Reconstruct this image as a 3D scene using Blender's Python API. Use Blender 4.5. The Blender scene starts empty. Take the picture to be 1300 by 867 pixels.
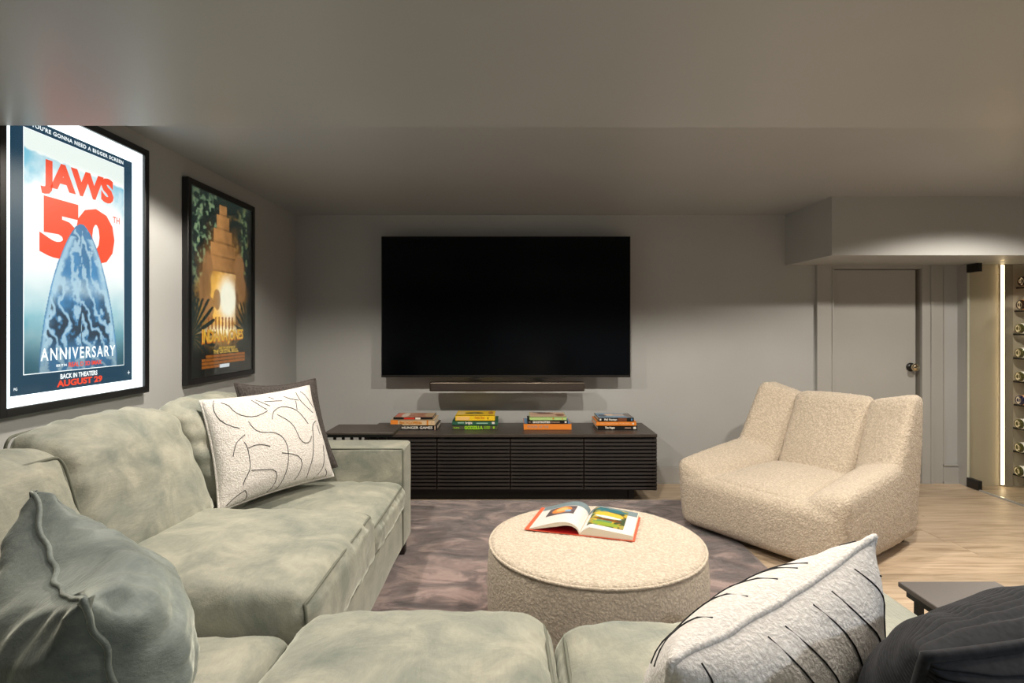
import bpy, bmesh, math, random
import numpy as np
from mathutils import Vector, Matrix, noise

random.seed(7)
C = bpy.context.scene.collection
SC = bpy.context.scene

# ------------------------------------------------------------------ camera
F, VX, VY, EYE = 722.0, 648.0, 414.0, 1.25
cam_d = bpy.data.cameras.new('camera')
cam = bpy.data.objects.new('camera', cam_d)
C.objects.link(cam)
cam.location = (0, 0, EYE)
cam.rotation_euler = (math.pi / 2, 0, 0)
cam_d.sensor_fit = 'HORIZONTAL'
cam_d.sensor_width = 36
cam_d.lens = 36 * F / 1300
cam_d.shift_x = (650 - VX) / 1300
cam_d.shift_y = -(433.5 - VY) / 1300
cam_d.clip_start = 0.05
SC.camera = cam

def at(px, py, Y):
    return Vector(((px - VX) / F * Y, Y, EYE - (py - VY) / F * Y))

# ------------------------------------------------------------------ world, lights, exposure
w = bpy.data.worlds.new('world'); SC.world = w
w.use_nodes = True
w.node_tree.nodes['Background'].inputs[0].default_value = (0.05, 0.055, 0.06, 1)
w.node_tree.nodes['Background'].inputs[1].default_value = 0.6
vs = SC.view_settings
vs.view_transform = 'Standard'; vs.look = 'None'; vs.gamma = 1; vs.use_curve_mapping = False
vs.exposure = 0.0
SC.cycles.max_bounces = 8
SC.cycles.diffuse_bounces = 5
SC.cycles.sample_clamp_indirect = 6
WARM = (1.0, 0.90, 0.77); NEUT = (1.0, 0.92, 0.82); COOL = (0.86, 0.93, 1.0)
def spot(x, y, z, power, size=142, col=WARM, blend=0.12, rad=0.045):
    l = bpy.data.lights.new('downlight_or_fill', 'SPOT')
    l.energy = power; l.color = col; l.spot_size = math.radians(size); l.spot_blend = blend
    l.shadow_soft_size = rad
    o = bpy.data.objects.new('downlight_or_fill', l); C.objects.link(o); o.location = (x, y, z)
    return o
# recessed cans in the raised ceiling, just behind the lowered soffit's edge
for x in (-1.0, 0.4, 1.8):
    spot(x, 2.4, 2.12, 118, size=146, blend=0.25)
spot(3.05, 3.1, 2.12, 95, size=150, blend=0.3)
# recessed cans in the lowered soffit over the seating
for x, p in ((-0.35, 26), (0.5, 40), (1.7, 36)):
    spot(x, 1.08, 1.89, p, size=140, blend=0.5)
spot(1.7, -0.3, 1.89, 105, size=150, blend=0.5, col=COOL)  # added cool fill from right behind, brightens the white foreground pillow
spot(4.2, 4.12, 1.72, 8, size=150, blend=0.5)
# weak added fill panel, standing in for the lamps of the room behind
fl = bpy.data.lights.new('rear_fill', 'AREA'); fl.shape = 'RECTANGLE'; fl.size = 3.0; fl.size_y = 1.1
fl.energy = 4; fl.color = COOL
fo = bpy.data.objects.new('rear_fill', fl); C.objects.link(fo); fo.location = (1.2, -2.6, 0.7)
fo.rotation_euler = (math.radians(90), 0, math.radians(0))

# ------------------------------------------------------------------ materials
def lin(r, g, b):
    f = lambda c: (c / 255 / 12.92) if c / 255 <= 0.04045 else ((c / 255 + 0.055) / 1.055) ** 2.4
    return (f(r), f(g), f(b), 1)

class N:
    def __init__(s, name):
        s.m = bpy.data.materials.new(name); s.m.use_nodes = True
        s.t = s.m.node_tree; s.b = s.t.nodes['Principled BSDF']
    def n(s, typ, **kw):
        x = s.t.nodes.new(typ)
        for k, v in kw.items(): setattr(x, k, v)
        return x
    def l(s, a, b): s.t.links.new(a, b)
    def set(s, **kw):
        for k, v in kw.items():
            s.b.inputs[k.replace('_', ' ')].default_value = v
        return s
    def noise(s, scale, detail=3, rough=0.5, dist=0, vec=None):
        x = s.n('ShaderNodeTexNoise'); x.inputs['Scale'].default_value = scale
        x.inputs['Detail'].default_value = detail; x.inputs['Roughness'].default_value = rough
        x.inputs['Distortion'].default_value = dist
        if vec is not None: s.l(vec, x.inputs['Vector'])
        return x
    def ramp(s, src, stops):
        x = s.n('ShaderNodeValToRGB'); e = x.color_ramp.elements
        while len(e) < len(stops): e.new(0.5)
        for i, (p, c) in enumerate(stops): e[i].position = p; e[i].color = c
        s.l(src, x.inputs[0]); return x
    def bump(s, src, strength=0.3, dist=0.002):
        x = s.n('ShaderNodeBump'); x.inputs['Strength'].default_value = strength
        x.inputs['Distance'].default_value = dist
        s.l(src, x.inputs['Height']); s.l(x.outputs[0], s.b.inputs['Normal']); return x
    def coord(s, kind='Object'):
        return s.n('ShaderNodeTexCoord').outputs[kind]

def plain(name, col, rough=0.5, metal=0.0, **kw):
    k = N(name); k.set(Base_Color=col, Roughness=rough, Metallic=metal)
    for a, v in kw.items(): k.b.inputs[a.replace('_', ' ')].default_value = v
    return k.m

def paint(name, col, rough=0.45, spec=0.5):
    k = N(name); co = k.coord()
    n1 = k.noise(2.0, 3, vec=co)
    c2 = tuple(v * 0.94 for v in col[:3]) + (1,)
    r = k.ramp(n1.outputs[0], [(0.3, c2), (0.7, col)]); k.l(r.outputs[0], k.b.inputs['Base Color'])
    k.set(Roughness=rough); k.b.inputs['Specular IOR Level'].default_value = spec
    n2 = k.noise(220, 2, vec=co); k.bump(n2.outputs[0], 0.06, 0.001)
    return k.m

M = {}
M['wall'] = paint('wall paint', lin(176, 178, 178), 0.5, 0.4)
M['ceil'] = paint('ceiling paint', lin(168, 171, 173), 0.38, 0.8)
M['trim'] = paint('trim paint', lin(172, 172, 170), 0.4)
M['cellar'] = paint('cellar plaster', lin(190, 180, 160), 0.6, 0.3)
M['cellar_dark'] = paint('cellar stone', lin(150, 141, 126), 0.6, 0.3)
M['black'] = plain('black lacquer', lin(22, 21, 21), 0.35)
M['soft_black'] = plain('black powder coat', lin(56, 48, 44), 0.42)
M['frame'] = plain('black frame', lin(20, 20, 21), 0.3)
M['screen'] = plain('tv screen', (0.0015, 0.002, 0.003, 1), 0.16, Specular_IOR_Level=0.10)
M['bezel'] = plain('tv bezel', lin(62, 58, 54), 0.3, 0.8)
M['metal'] = plain('brushed dark metal', lin(92, 84, 76), 0.35, 0.9)
M['brass'] = plain('polished nickel', lin(205, 190, 160), 0.12, 1.0)
M['leg'] = plain('espresso wood leg', lin(34, 26, 23), 0.4)
M['paper'] = plain('book pages', lin(226, 216, 198), 0.8)

def espresso():
    k = N('espresso stained oak'); co = k.coord()
    mp = k.n('ShaderNodeMapping'); mp.inputs['Scale'].default_value = (1.5, 14, 14); k.l(co, mp.inputs[0])
    n = k.noise(6, 4, 0.6, 0.5, mp.outputs[0])
    r = k.ramp(n.outputs[0], [(0.3, lin(22, 18, 16)), (0.7, lin(42, 34, 31))])
    k.l(r.outputs[0], k.b.inputs['Base Color']); k.set(Roughness=0.38); k.bump(n.outputs[0], 0.15, 0.001)
    return k.m
M['espresso'] = espresso()
def tabletop():
    k = N('console top'); co = k.coord()
    n = k.noise(30, 3, vec=co)
    r = k.ramp(n.outputs[0], [(0.3, lin(60, 54, 50)), (0.7, lin(68, 62, 57))])
    k.l(r.outputs[0], k.b.inputs['Base Color']); k.set(Roughness=0.4); return k.m
M['top'] = tabletop()

def velvet(name, dark, light, seed=0.0):
    k = N(name); co = k.coord()
    mp = k.n('ShaderNodeMapping'); mp.inputs['Location'].default_value = (seed, seed * .7, seed * .3)
    mp.inputs['Scale'].default_value = (1.0, 1.0, 1.3); k.l(co, mp.inputs[0])
    a = k.noise(6.5, 8, 0.66, 0.5, mp.outputs[0])
    r = k.ramp(a.outputs[0], [(0.26, dark), (0.50, tuple((dark[i] + light[i]) / 2 for i in range(3)) + (1,)), (0.70, light)])
    mp2 = k.n('ShaderNodeMapping'); mp2.inputs['Scale'].default_value = (60, 9, 60); k.l(co, mp2.inputs[0])
    f = k.noise(3, 3, 0.7, 0.2, mp2.outputs[0])
    mx = k.n('ShaderNodeMixRGB', blend_type='MULTIPLY'); mx.inputs[0].default_value = 0.35
    r2 = k.ramp(f.outputs[0], [(0.3, (0.72, 0.72, 0.72, 1)), (0.7, (1, 1, 1, 1))])
    k.l(r.outputs[0], mx.inputs[1]); k.l(r2.outputs[0], mx.inputs[2]); k.l(mx.outputs[0], k.b.inputs['Base Color'])
    k.set(Roughness=0.62)
    k.b.inputs['Specular IOR Level'].default_value = 0.25
    k.b.inputs['Sheen Weight'].default_value = 0.9
    k.b.inputs['Sheen Roughness'].default_value = 0.35
    k.b.inputs['Sheen Tint'].default_value = (0.86, 0.9, 0.8, 1)
    ad = k.n('ShaderNodeMath', operation='MULTIPLY_ADD'); ad.inputs[1].default_value = 2.5
    k.l(a.outputs[0], ad.inputs[0]); k.l(f.outputs[0], ad.inputs[2])
    k.bump(ad.outputs[0], 0.35, 0.0035)
    return k.m
M['velvet'] = velvet('sage velvet', lin(100, 109, 103), lin(168, 166, 152))
M['velvet_shaded'] = velvet('shaded velvet', lin(58, 70, 73), lin(138, 148, 145), 3.0)  # sage velvet again, base darkened to carry the near pillow's shade
M['velvet_seam'] = plain('velvet seam', lin(98, 101, 90), 0.8)

def boucle(name, col, col2, scale=95, strength=0.9):
    k = N(name); co = k.coord()
    v = k.n('ShaderNodeTexVoronoi'); v.feature = 'SMOOTH_F1'; v.inputs['Scale'].default_value = scale
    d = k.noise(30, 2, vec=co)
    mx = k.n('ShaderNodeMixRGB', blend_type='ADD'); mx.inputs[0].default_value = 0.02
    k.l(co, mx.inputs[1]); k.l(d.outputs['Color'], mx.inputs[2]); k.l(mx.outputs[0], v.inputs['Vector'])
    n = k.noise(scale * 1.7, 3, 0.7, 0.8, co)
    ad = k.n('ShaderNodeMath', operation='SUBTRACT'); k.l(n.outputs[0], ad.inputs[0]); k.l(v.outputs['Distance'], ad.inputs[1])
    r = k.ramp(ad.outputs[0], [(0.0, col2), (0.12, tuple((col[i] + col2[i]) / 2 for i in range(3)) + (1,)), (0.35, col)]); k.l(r.outputs[0], k.b.inputs['Base Color'])
    k.set(Roughness=0.9); k.b.inputs['Specular IOR Level'].default_value = 0.15
    k.b.inputs['Sheen Weight'].default_value = 0.3
    k.bump(ad.outputs[0], strength, 0.006)
    return k.m
M['boucle'] = boucle('cream boucle', lin(220, 206, 187), lin(194, 180, 161), 110, 1.0)
M['boucle_white'] = boucle('white boucle', lin(224, 221, 218), lin(206, 202, 198), 170, 0.6)
M['stitch'] = plain('black embroidery yarn', lin(24, 24, 28), 0.9)

def cord(name, c1, c2):
    k = N(name); co = k.coord(); n = k.noise(120, 3, vec=co)
    r = k.ramp(n.outputs[0], [(0.3, c1), (0.7, c2)]); k.l(r.outputs[0], k.b.inputs['Base Color'])
    k.set(Roughness=0.85); k.b.inputs['Sheen Weight'].default_value = 0.06; k.b.inputs['Specular IOR Level'].default_value = 0.2
    k.bump(n.outputs[0], 0.08, 0.001); return k.m
M['cord'] = cord('black corduroy', lin(20, 21, 25), lin(34, 36, 41))
M['cord_gray'] = cord('charcoal corduroy', lin(50, 46, 45), lin(76, 71, 68))

def rugmat():
    k = N('mauve rug pile'); co = k.coord()
    mp = k.n('ShaderNodeMapping'); mp.inputs['Scale'].default_value = (0.8, 1.3, 1); k.l(co, mp.inputs[0])
    a = k.noise(3.6, 6, 0.66, 1.2, mp.outputs[0])
    r = k.ramp(a.outputs[0], [(0.38, lin(66, 53, 54)), (0.5, lin(122, 101, 99)), (0.60, lin(176, 150, 144))])
    f = k.noise(420, 2, 0.8, vec=co)
    r2 = k.ramp(f.outputs[0], [(0.3, (0.55, 0.55, 0.55, 1)), (0.7, (1.15, 1.15, 1.15, 1))])
    mx = k.n('ShaderNodeMixRGB', blend_type='MULTIPLY'); mx.inputs[0].default_value = 1
    k.l(r.outputs[0], mx.inputs[1]); k.l(r2.outputs[0], mx.inputs[2]); k.l(mx.outputs[0], k.b.inputs['Base Color'])
    k.set(Roughness=0.8); k.b.inputs['Sheen Weight'].default_value = 0.5; k.b.inputs['Sheen Roughness'].default_value = 0.4
    ad = k.n('ShaderNodeMath', operation='MULTIPLY_ADD'); ad.inputs[1].default_value = 3
    k.l(a.outputs[0], ad.inputs[0]); k.l(f.outputs[0], ad.inputs[2]); k.bump(ad.outputs[0], 0.8, 0.006)
    return k.m
M['rug'] = rugmat()

def oak():
    k = N('pale oak plank'); co = k.coord()
    oi = k.n('ShaderNodeObjectInfo')
    mul = k.n('ShaderNodeMath', operation='MULTIPLY'); mul.inputs[1].default_value = 37.0; k.l(oi.outputs['Random'], mul.inputs[0])
    cb = k.n('ShaderNodeCombineXYZ'); k.l(mul.outputs[0], cb.inputs[0]); k.l(mul.outputs[0], cb.inputs[1])
    va = k.n('ShaderNodeVectorMath', operation='ADD'); k.l(co, va.inputs[0]); k.l(cb.outputs[0], va.inputs[1])
    mp = k.n('ShaderNodeMapping'); mp.inputs['Scale'].default_value = (0.9, 9, 1); k.l(va.outputs[0], mp.inputs[0])
    a = k.noise(2.2, 5, 0.6, 1.2, mp.outputs[0])
    r = k.ramp(a.outputs[0], [(0.30, lin(158, 138, 114)), (0.5, lin(194, 174, 150)), (0.72, lin(212, 194, 172))])
    mp2 = k.n('ShaderNodeMapping'); mp2.inputs['Scale'].default_value = (3, 90, 1); k.l(va.outputs[0], mp2.inputs[0])
    b = k.noise(3, 3, 0.6, 0.3, mp2.outputs[0])
    r2 = k.ramp(b.outputs[0], [(0.35, (0.88, 0.86, 0.84, 1)), (0.65, (1, 1, 1, 1))])
    mx = k.n('ShaderNodeMixRGB', blend_type='MULTIPLY'); mx.inputs[0].default_value = 1
    k.l(r.outputs[0], mx.inputs[1]); k.l(r2.outputs[0], mx.inputs[2])
    hv = k.n('ShaderNodeHueSaturation'); mr = k.n('ShaderNodeMapRange'); mr.inputs['To Min'].default_value = 0.86; mr.inputs['To Max'].default_value = 1.08
    k.l(oi.outputs['Random'], mr.inputs['Value']); k.l(mr.outputs[0], hv.inputs['Value']); k.l(mx.outputs[0], hv.inputs['Color'])
    k.l(hv.outputs[0], k.b.inputs['Base Color']); k.set(Roughness=0.42); k.bump(b.outputs[0], 0.12, 0.001)
    return k.m
M['oak'] = oak()
M['subfloor'] = plain('dark floor joint', lin(120, 98, 76), 0.8)

def emit(name, col, strength, base=0.2):
    k = N(name); k.set(Base_Color=tuple(c * base for c in col[:3]) + (1,), Roughness=0.5)
    k.b.inputs['Emission Color'].default_value = col; k.b.inputs['Emission Strength'].default_value = strength
    return k.m
def emit_vcol(name, strength):
    k = N(name); a = k.n('ShaderNodeVertexColor'); a.layer_name = 'Col'
    k.l(a.outputs[0], k.b.inputs['Emission Color']); k.b.inputs['Emission Strength'].default_value = strength
    k.set(Base_Color=(0.02, 0.02, 0.02, 1), Roughness=0.5); return k.m
M['lb_white'] = emit('backlit white sheet', (0.86, 0.96, 1.0, 1), 2.6)
M['lb_navy'] = emit('backlit navy border', lin(28, 62, 84), 1.0)
M['lb_red'] = emit('backlit red lettering', lin(232, 74, 46), 1.05)
M['lb_text'] = emit('backlit white lettering', (0.9, 0.96, 1, 1), 1.1)
M['lb_art'] = emit_vcol('backlit sea print', 1.15)
M['lb_jungle'] = emit_vcol('backlit jungle print', 1.6)
M['lb_gold'] = emit('backlit gold lettering', lin(250, 205, 80), 1.0)
M['lb_orange'] = emit('backlit orange lettering', lin(236, 128, 40), 0.9)
M['lb_brown'] = emit('backlit amber lettering', lin(190, 112, 40), 0.8)
M['led'] = emit('led strip', (1.0, 0.74, 0.42, 1), 7)

def clearpane():
    k = N('clear pane'); t = k.t
    tr = k.n('ShaderNodeBsdfTransparent'); tr.inputs[0].default_value = (0.97, 0.98, 0.97, 1)
    gl = k.n('ShaderNodeBsdfGlossy'); gl.inputs['Roughness'].default_value = 0.02
    fr = k.n('ShaderNodeLayerWeight'); fr.inputs[0].default_value = 0.12
    mu = k.n('ShaderNodeMath', operation='MULTIPLY'); mu.inputs[1].default_value = 0.5; k.l(fr.outputs['Fresnel'], mu.inputs[0])
    mx = k.n('ShaderNodeMixShader'); k.l(mu.outputs[0], mx.inputs[0]); k.l(tr.outputs[0], mx.inputs[1]); k.l(gl.outputs[0], mx.inputs[2])
    k.l(mx.outputs[0], t.nodes['Material Output'].inputs[0]); return k.m
M['pane'] = clearpane()

# ------------------------------------------------------------------ object helpers
def link(name, me, mat=None, parent=None):
    o = bpy.data.objects.new(name, me); C.objects.link(o)
    if mat is not None:
        for m_ in (mat if isinstance(mat, (list, tuple)) else [mat]): me.materials.append(m_)
    if parent is not None:
        o.parent = parent
        o.matrix_parent_inverse = parent.matrix_world.inverted()
    return o
def thing(name, label, cat, loc=(0, 0, 0), group=None):
    o = bpy.data.objects.new(name, None); C.objects.link(o)
    o.location = loc; o.matrix_world = Matrix.Translation(loc); o['label'] = label; o['category'] = cat
    o.empty_display_size = 0.1
    if group: o['group'] = group
    return o
def tag(o, label, cat, group=None):
    o['label'] = label; o['category'] = cat
    if group: o['group'] = group
    return o
def struct(o): o['kind'] = 'structure'; return o

def mesh(verts, faces, smooth=True):
    me = bpy.data.meshes.new('m'); me.from_pydata([tuple(v) for v in verts], [], faces); me.update()
    if smooth: me.shade_smooth()
    return me
class MB:
    """bmesh collector"""
    def __init__(s): s.bm = bmesh.new()
    def box(s, x0, x1, y0, y1, z0, z1, bev=0.0, seg=2):
        r = bmesh.ops.create_cube(s.bm, size=1)
        vs_ = r['verts']
        for v in vs_:
            v.co = Vector((x0 + (v.co.x + .5) * (x1 - x0), y0 + (v.co.y + .5) * (y1 - y0), z0 + (v.co.z + .5) * (z1 - z0)))
        if bev > 0:
            es = list({e for v in vs_ for e in v.link_edges})
            bmesh.ops.bevel(s.bm, geom=es, offset=bev, segments=seg, affect='EDGES', profile=0.6)
        return s
    def cyl(s, p0, p1, r0, r1=None, seg=20):
        p0 = Vector(p0); p1 = Vector(p1); d = p1 - p0; r1 = r0 if r1 is None else r1
        q = d.to_track_quat('Z', 'Y').to_matrix().to_4x4()
        bmesh.ops.create_cone(s.bm, cap_ends=True, segments=seg, radius1=r0, radius2=r1, depth=d.length,
                              matrix=Matrix.Translation((p0 + p1) / 2) @ q)
        return s
    def done(s, name, mat, parent=None, smooth=False):
        bmesh.ops.recalc_face_normals(s.bm, faces=s.bm.faces)
        me = bpy.data.meshes.new(name); s.bm.to_mesh(me); s.bm.free()
        if smooth: me.shade_smooth()
        return link(name, me, mat, parent)

def tube(pts, r, closed=False, seg=6):
    """tube mesh data along a polyline"""
    pts = [Vector(p) for p in pts]; n = len(pts); V = []; Fc = []
    up = None
    for i, p in enumerate(pts):
        a = pts[(i - 1) % n] if (closed or i > 0) else p
        b = pts[(i + 1) % n] if (closed or i < n - 1) else p
        t = (b - a)
        if t.length < 1e-9: t = Vector((0, 0, 1))
        t.normalize()
        if up is None: up = t.orthogonal().normalized()
        up = (up - t * up.dot(t))
        if up.length < 1e-6: up = t.orthogonal()
        up.normalize(); sd = t.cross(up)
        for k in range(seg):
            th = 2 * math.pi * k / seg
            V.append(p + (up * math.cos(th) + sd * math.sin(th)) * r)
    m_ = n if closed else n - 1
    for i in range(m_):
        for k in range(seg):
            a = i * seg + k; b = i * seg + (k + 1) % seg; c = ((i + 1) % n) * seg + (k + 1) % seg; d = ((i + 1) % n) * seg + k
            Fc.append((a, b, c, d))
    if not closed:
        Fc.append(tuple(range(seg))[::-1]); Fc.append(tuple((n - 1) * seg + k for k in range(seg)))
    return V, Fc
def tubes(list_of, r, closed=False, seg=6):
    V = []; Fc = []
    for pts in list_of:
        v, f = tube(pts, r, closed, seg); o = len(V); V += v; Fc += [tuple(i + o for i in q) for q in f]
    return mesh(V, Fc)

def axis_params(half, r, n):
    """parameter samples in [-1,1] with extra ones in the rounded band"""
    f = min(r / half, 0.98)
    band = [1 - f + f * s for s in (0.0, 0.22, 0.45, 0.7, 0.88, 1.0)]
    inner = [(-1 + 2 * i / n) * (1 - f) for i in range(1, n)]
    return [-b for b in reversed(band)] + inner + band

def trilin(c8):
    c8 = [Vector(c) for c in c8]   # order: (-,-,-),(+,-,-),(+,+,-),(-,+,-),(-,-,+),(+,-,+),(+,+,+),(-,+,+)
    def f(a, b, c):
        a = (a + 1) / 2; b = (b + 1) / 2; c = (c + 1) / 2
        lo = (c8[0] * (1 - a) + c8[1] * a) * (1 - b) + (c8[3] * (1 - a) + c8[2] * a) * b
        hi = (c8[4] * (1 - a) + c8[5] * a) * (1 - b) + (c8[7] * (1 - a) + c8[6] * a) * b
        return lo * (1 - c) + hi * c
    return f
def boxmap(x0, x1, y0, y1, z0, z1):
    return [(x0, y0, z0), (x1, y0, z0), (x1, y1, z0), (x0, y1, z0), (x0, y0, z1), (x1, y0, z1), (x1, y1, z1), (x0, y1, z1)]

def soft_box(c8, r=0.04, n=10, puff=(0, 0, 0), pe=0.8, wr=0.0, wl=0.09, wf=26, lump=0.0, seed=0.0, seams=()):
    """rounded, puffed, creased box. Returns (mesh, list of seam loops)"""
    mp = trilin(c8); c8 = [Vector(c) for c in c8]
    h = [(c8[1] - c8[0] + c8[5] - c8[4]).length / 4, (c8[3] - c8[0] + c8[7] - c8[4]).length / 4, (c8[4] - c8[0] + c8[6] - c8[2]).length / 4]
    rf = [min(r / h[i], 0.98) for i in range(3)]
    nn = [max(2, int(n * h[i] / max(h))) for i in range(3)]
    P = [axis_params(h[i], r, nn[i]) for i in range(3)]
    def rnd(p):
        d = [0] * 3; q = [0] * 3; L = 0
        for i in range(3):
            q[i] = max(-(1 - rf[i]), min(1 - rf[i], p[i])); d[i] = (p[i] - q[i]) / rf[i]; L += d[i] ** 2
        L = math.sqrt(L)
        if L > 1e-9:
            mxd = max(abs(x) for x in d)
            d = [x / L * mxd for x in d]
        s = [q[i] + rf[i] * d[i] for i in range(3)]
        t = list(s)
        for i in range(3):
            j, k = (i + 1) % 3, (i + 2) % 3
            pf = puff[i]
            pf = pf[0] if isinstance(pf, tuple) and s[i] < 0 else (pf[1] if isinstance(pf, tuple) else pf)
            t[i] = s[i] + s[i] * (pf / h[i]) * max(0, 1 - s[j] ** 2) ** pe * max(0, 1 - s[k] ** 2) ** pe
        return s, mp(*t)
    idx = {}; V = []; S = []; Fc = []
    def vid(i, j, k):
        key = (i, j, k)
        if key not in idx:
            s, v = rnd((P[0][i], P[1][j], P[2][k])); idx[key] = len(V); V.append(v); S.append(s)
        return idx[key]
    A, B, D = len(P[0]) - 1, len(P[1]) - 1, len(P[2]) - 1
    for i in range(A):
        for j in range(B):
            Fc.append((vid(i, j, 0), vid(i, j + 1, 0), vid(i + 1, j + 1, 0), vid(i + 1, j, 0)))
            Fc.append((vid(i, j, D), vid(i + 1, j, D), vid(i + 1, j + 1, D), vid(i, j + 1, D)))
    for i in range(A):
        for k in range(D):
            Fc.append((vid(i, 0, k), vid(i + 1, 0, k), vid(i + 1, 0, k + 1), vid(i, 0, k + 1)))
            Fc.append((vid(i, B, k), vid(i, B, k + 1), vid(i + 1, B, k + 1), vid(i + 1, B, k)))
    for j in range(B):
        for k in range(D):
            Fc.append((vid(0, j, k), vid(0, j, k + 1), vid(0, j + 1, k + 1), vid(0, j + 1, k)))
            Fc.append((vid(A, j, k), vid(A, j + 1, k), vid(A, j + 1, k + 1), vid(A, j, k + 1)))
    me = mesh(V, Fc)
    cen = sum(V, Vector()) / len(V)
    sg = 1.0
    vn = [v.normal.copy() for v in me.vertices]
    # outwardness check
    if sum((V[i] - cen).dot(vn[i]) for i in range(0, len(V), 17)) < 0:
        me.flip_normals(); vn = [-x for x in vn]
    if wr or lump:
        for i, v in enumerate(me.vertices):
            s = S[i]; amt = 0.0
            if wr:
                for a in range(3):           # a = face axis
                    b, c = (a + 1) % 3, (a + 2) % 3
                    fw = max(0.0, (abs(s[a]) - 0.6) / 0.4)
                    if fw <= 0: continue
                    db = (1 - abs(s[b])) * h[b]; dc = (1 - abs(s[c])) * h[c]
                    wb = noise.noise(Vector((s[c] * h[c] * wf, s[b] * h[b] * 4, seed + a * 5 + (s[b] > 0) * 3)))
                    wc = noise.noise(Vector((s[b] * h[b] * wf, s[c] * h[c] * 4, seed + a * 7 + (s[c] > 0) * 2 + 40)))
                    amt += wr * fw * (wb * math.exp(-db / wl) * min(1, db / 0.015) + wc * math.exp(-dc / wl) * min(1, dc / 0.015))
            if lump:
                amt += lump * noise.noise(V[i] * 5 + Vector((seed, 0, 0)))
            v.co = V[i] + vn[i] * amt
    loops = []
    for ax, sgn in seams:
        b, c = (ax + 1) % 3, (ax + 2) % 3
        pr = []
        for t in P[b]: pr.append((t, -1))
        for t in P[c][1:]: pr.append((1, t))
        for t in reversed(P[b][:-1]): pr.append((t, 1))
        for t in reversed(P[c][1:-1]): pr.append((-1, t))
        L = []
        for tb, tc in pr:
            p = [0] * 3; p[ax] = sgn; p[b] = tb; p[c] = tc
            L.append(rnd(p)[1])
        loops.append(L)
    return me, loops

def cushion(name, parent, c8, mat, seams=((2, 1),), seam_mat=None, pipe=0.0045, **kw):
    me, loops = soft_box(c8, seams=seams, **kw)
    o = link(name, me, mat, parent)
    if loops:
        link('piping', tubes(loops, pipe, True), seam_mat or M['velvet_seam'], o)
    return o

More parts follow.
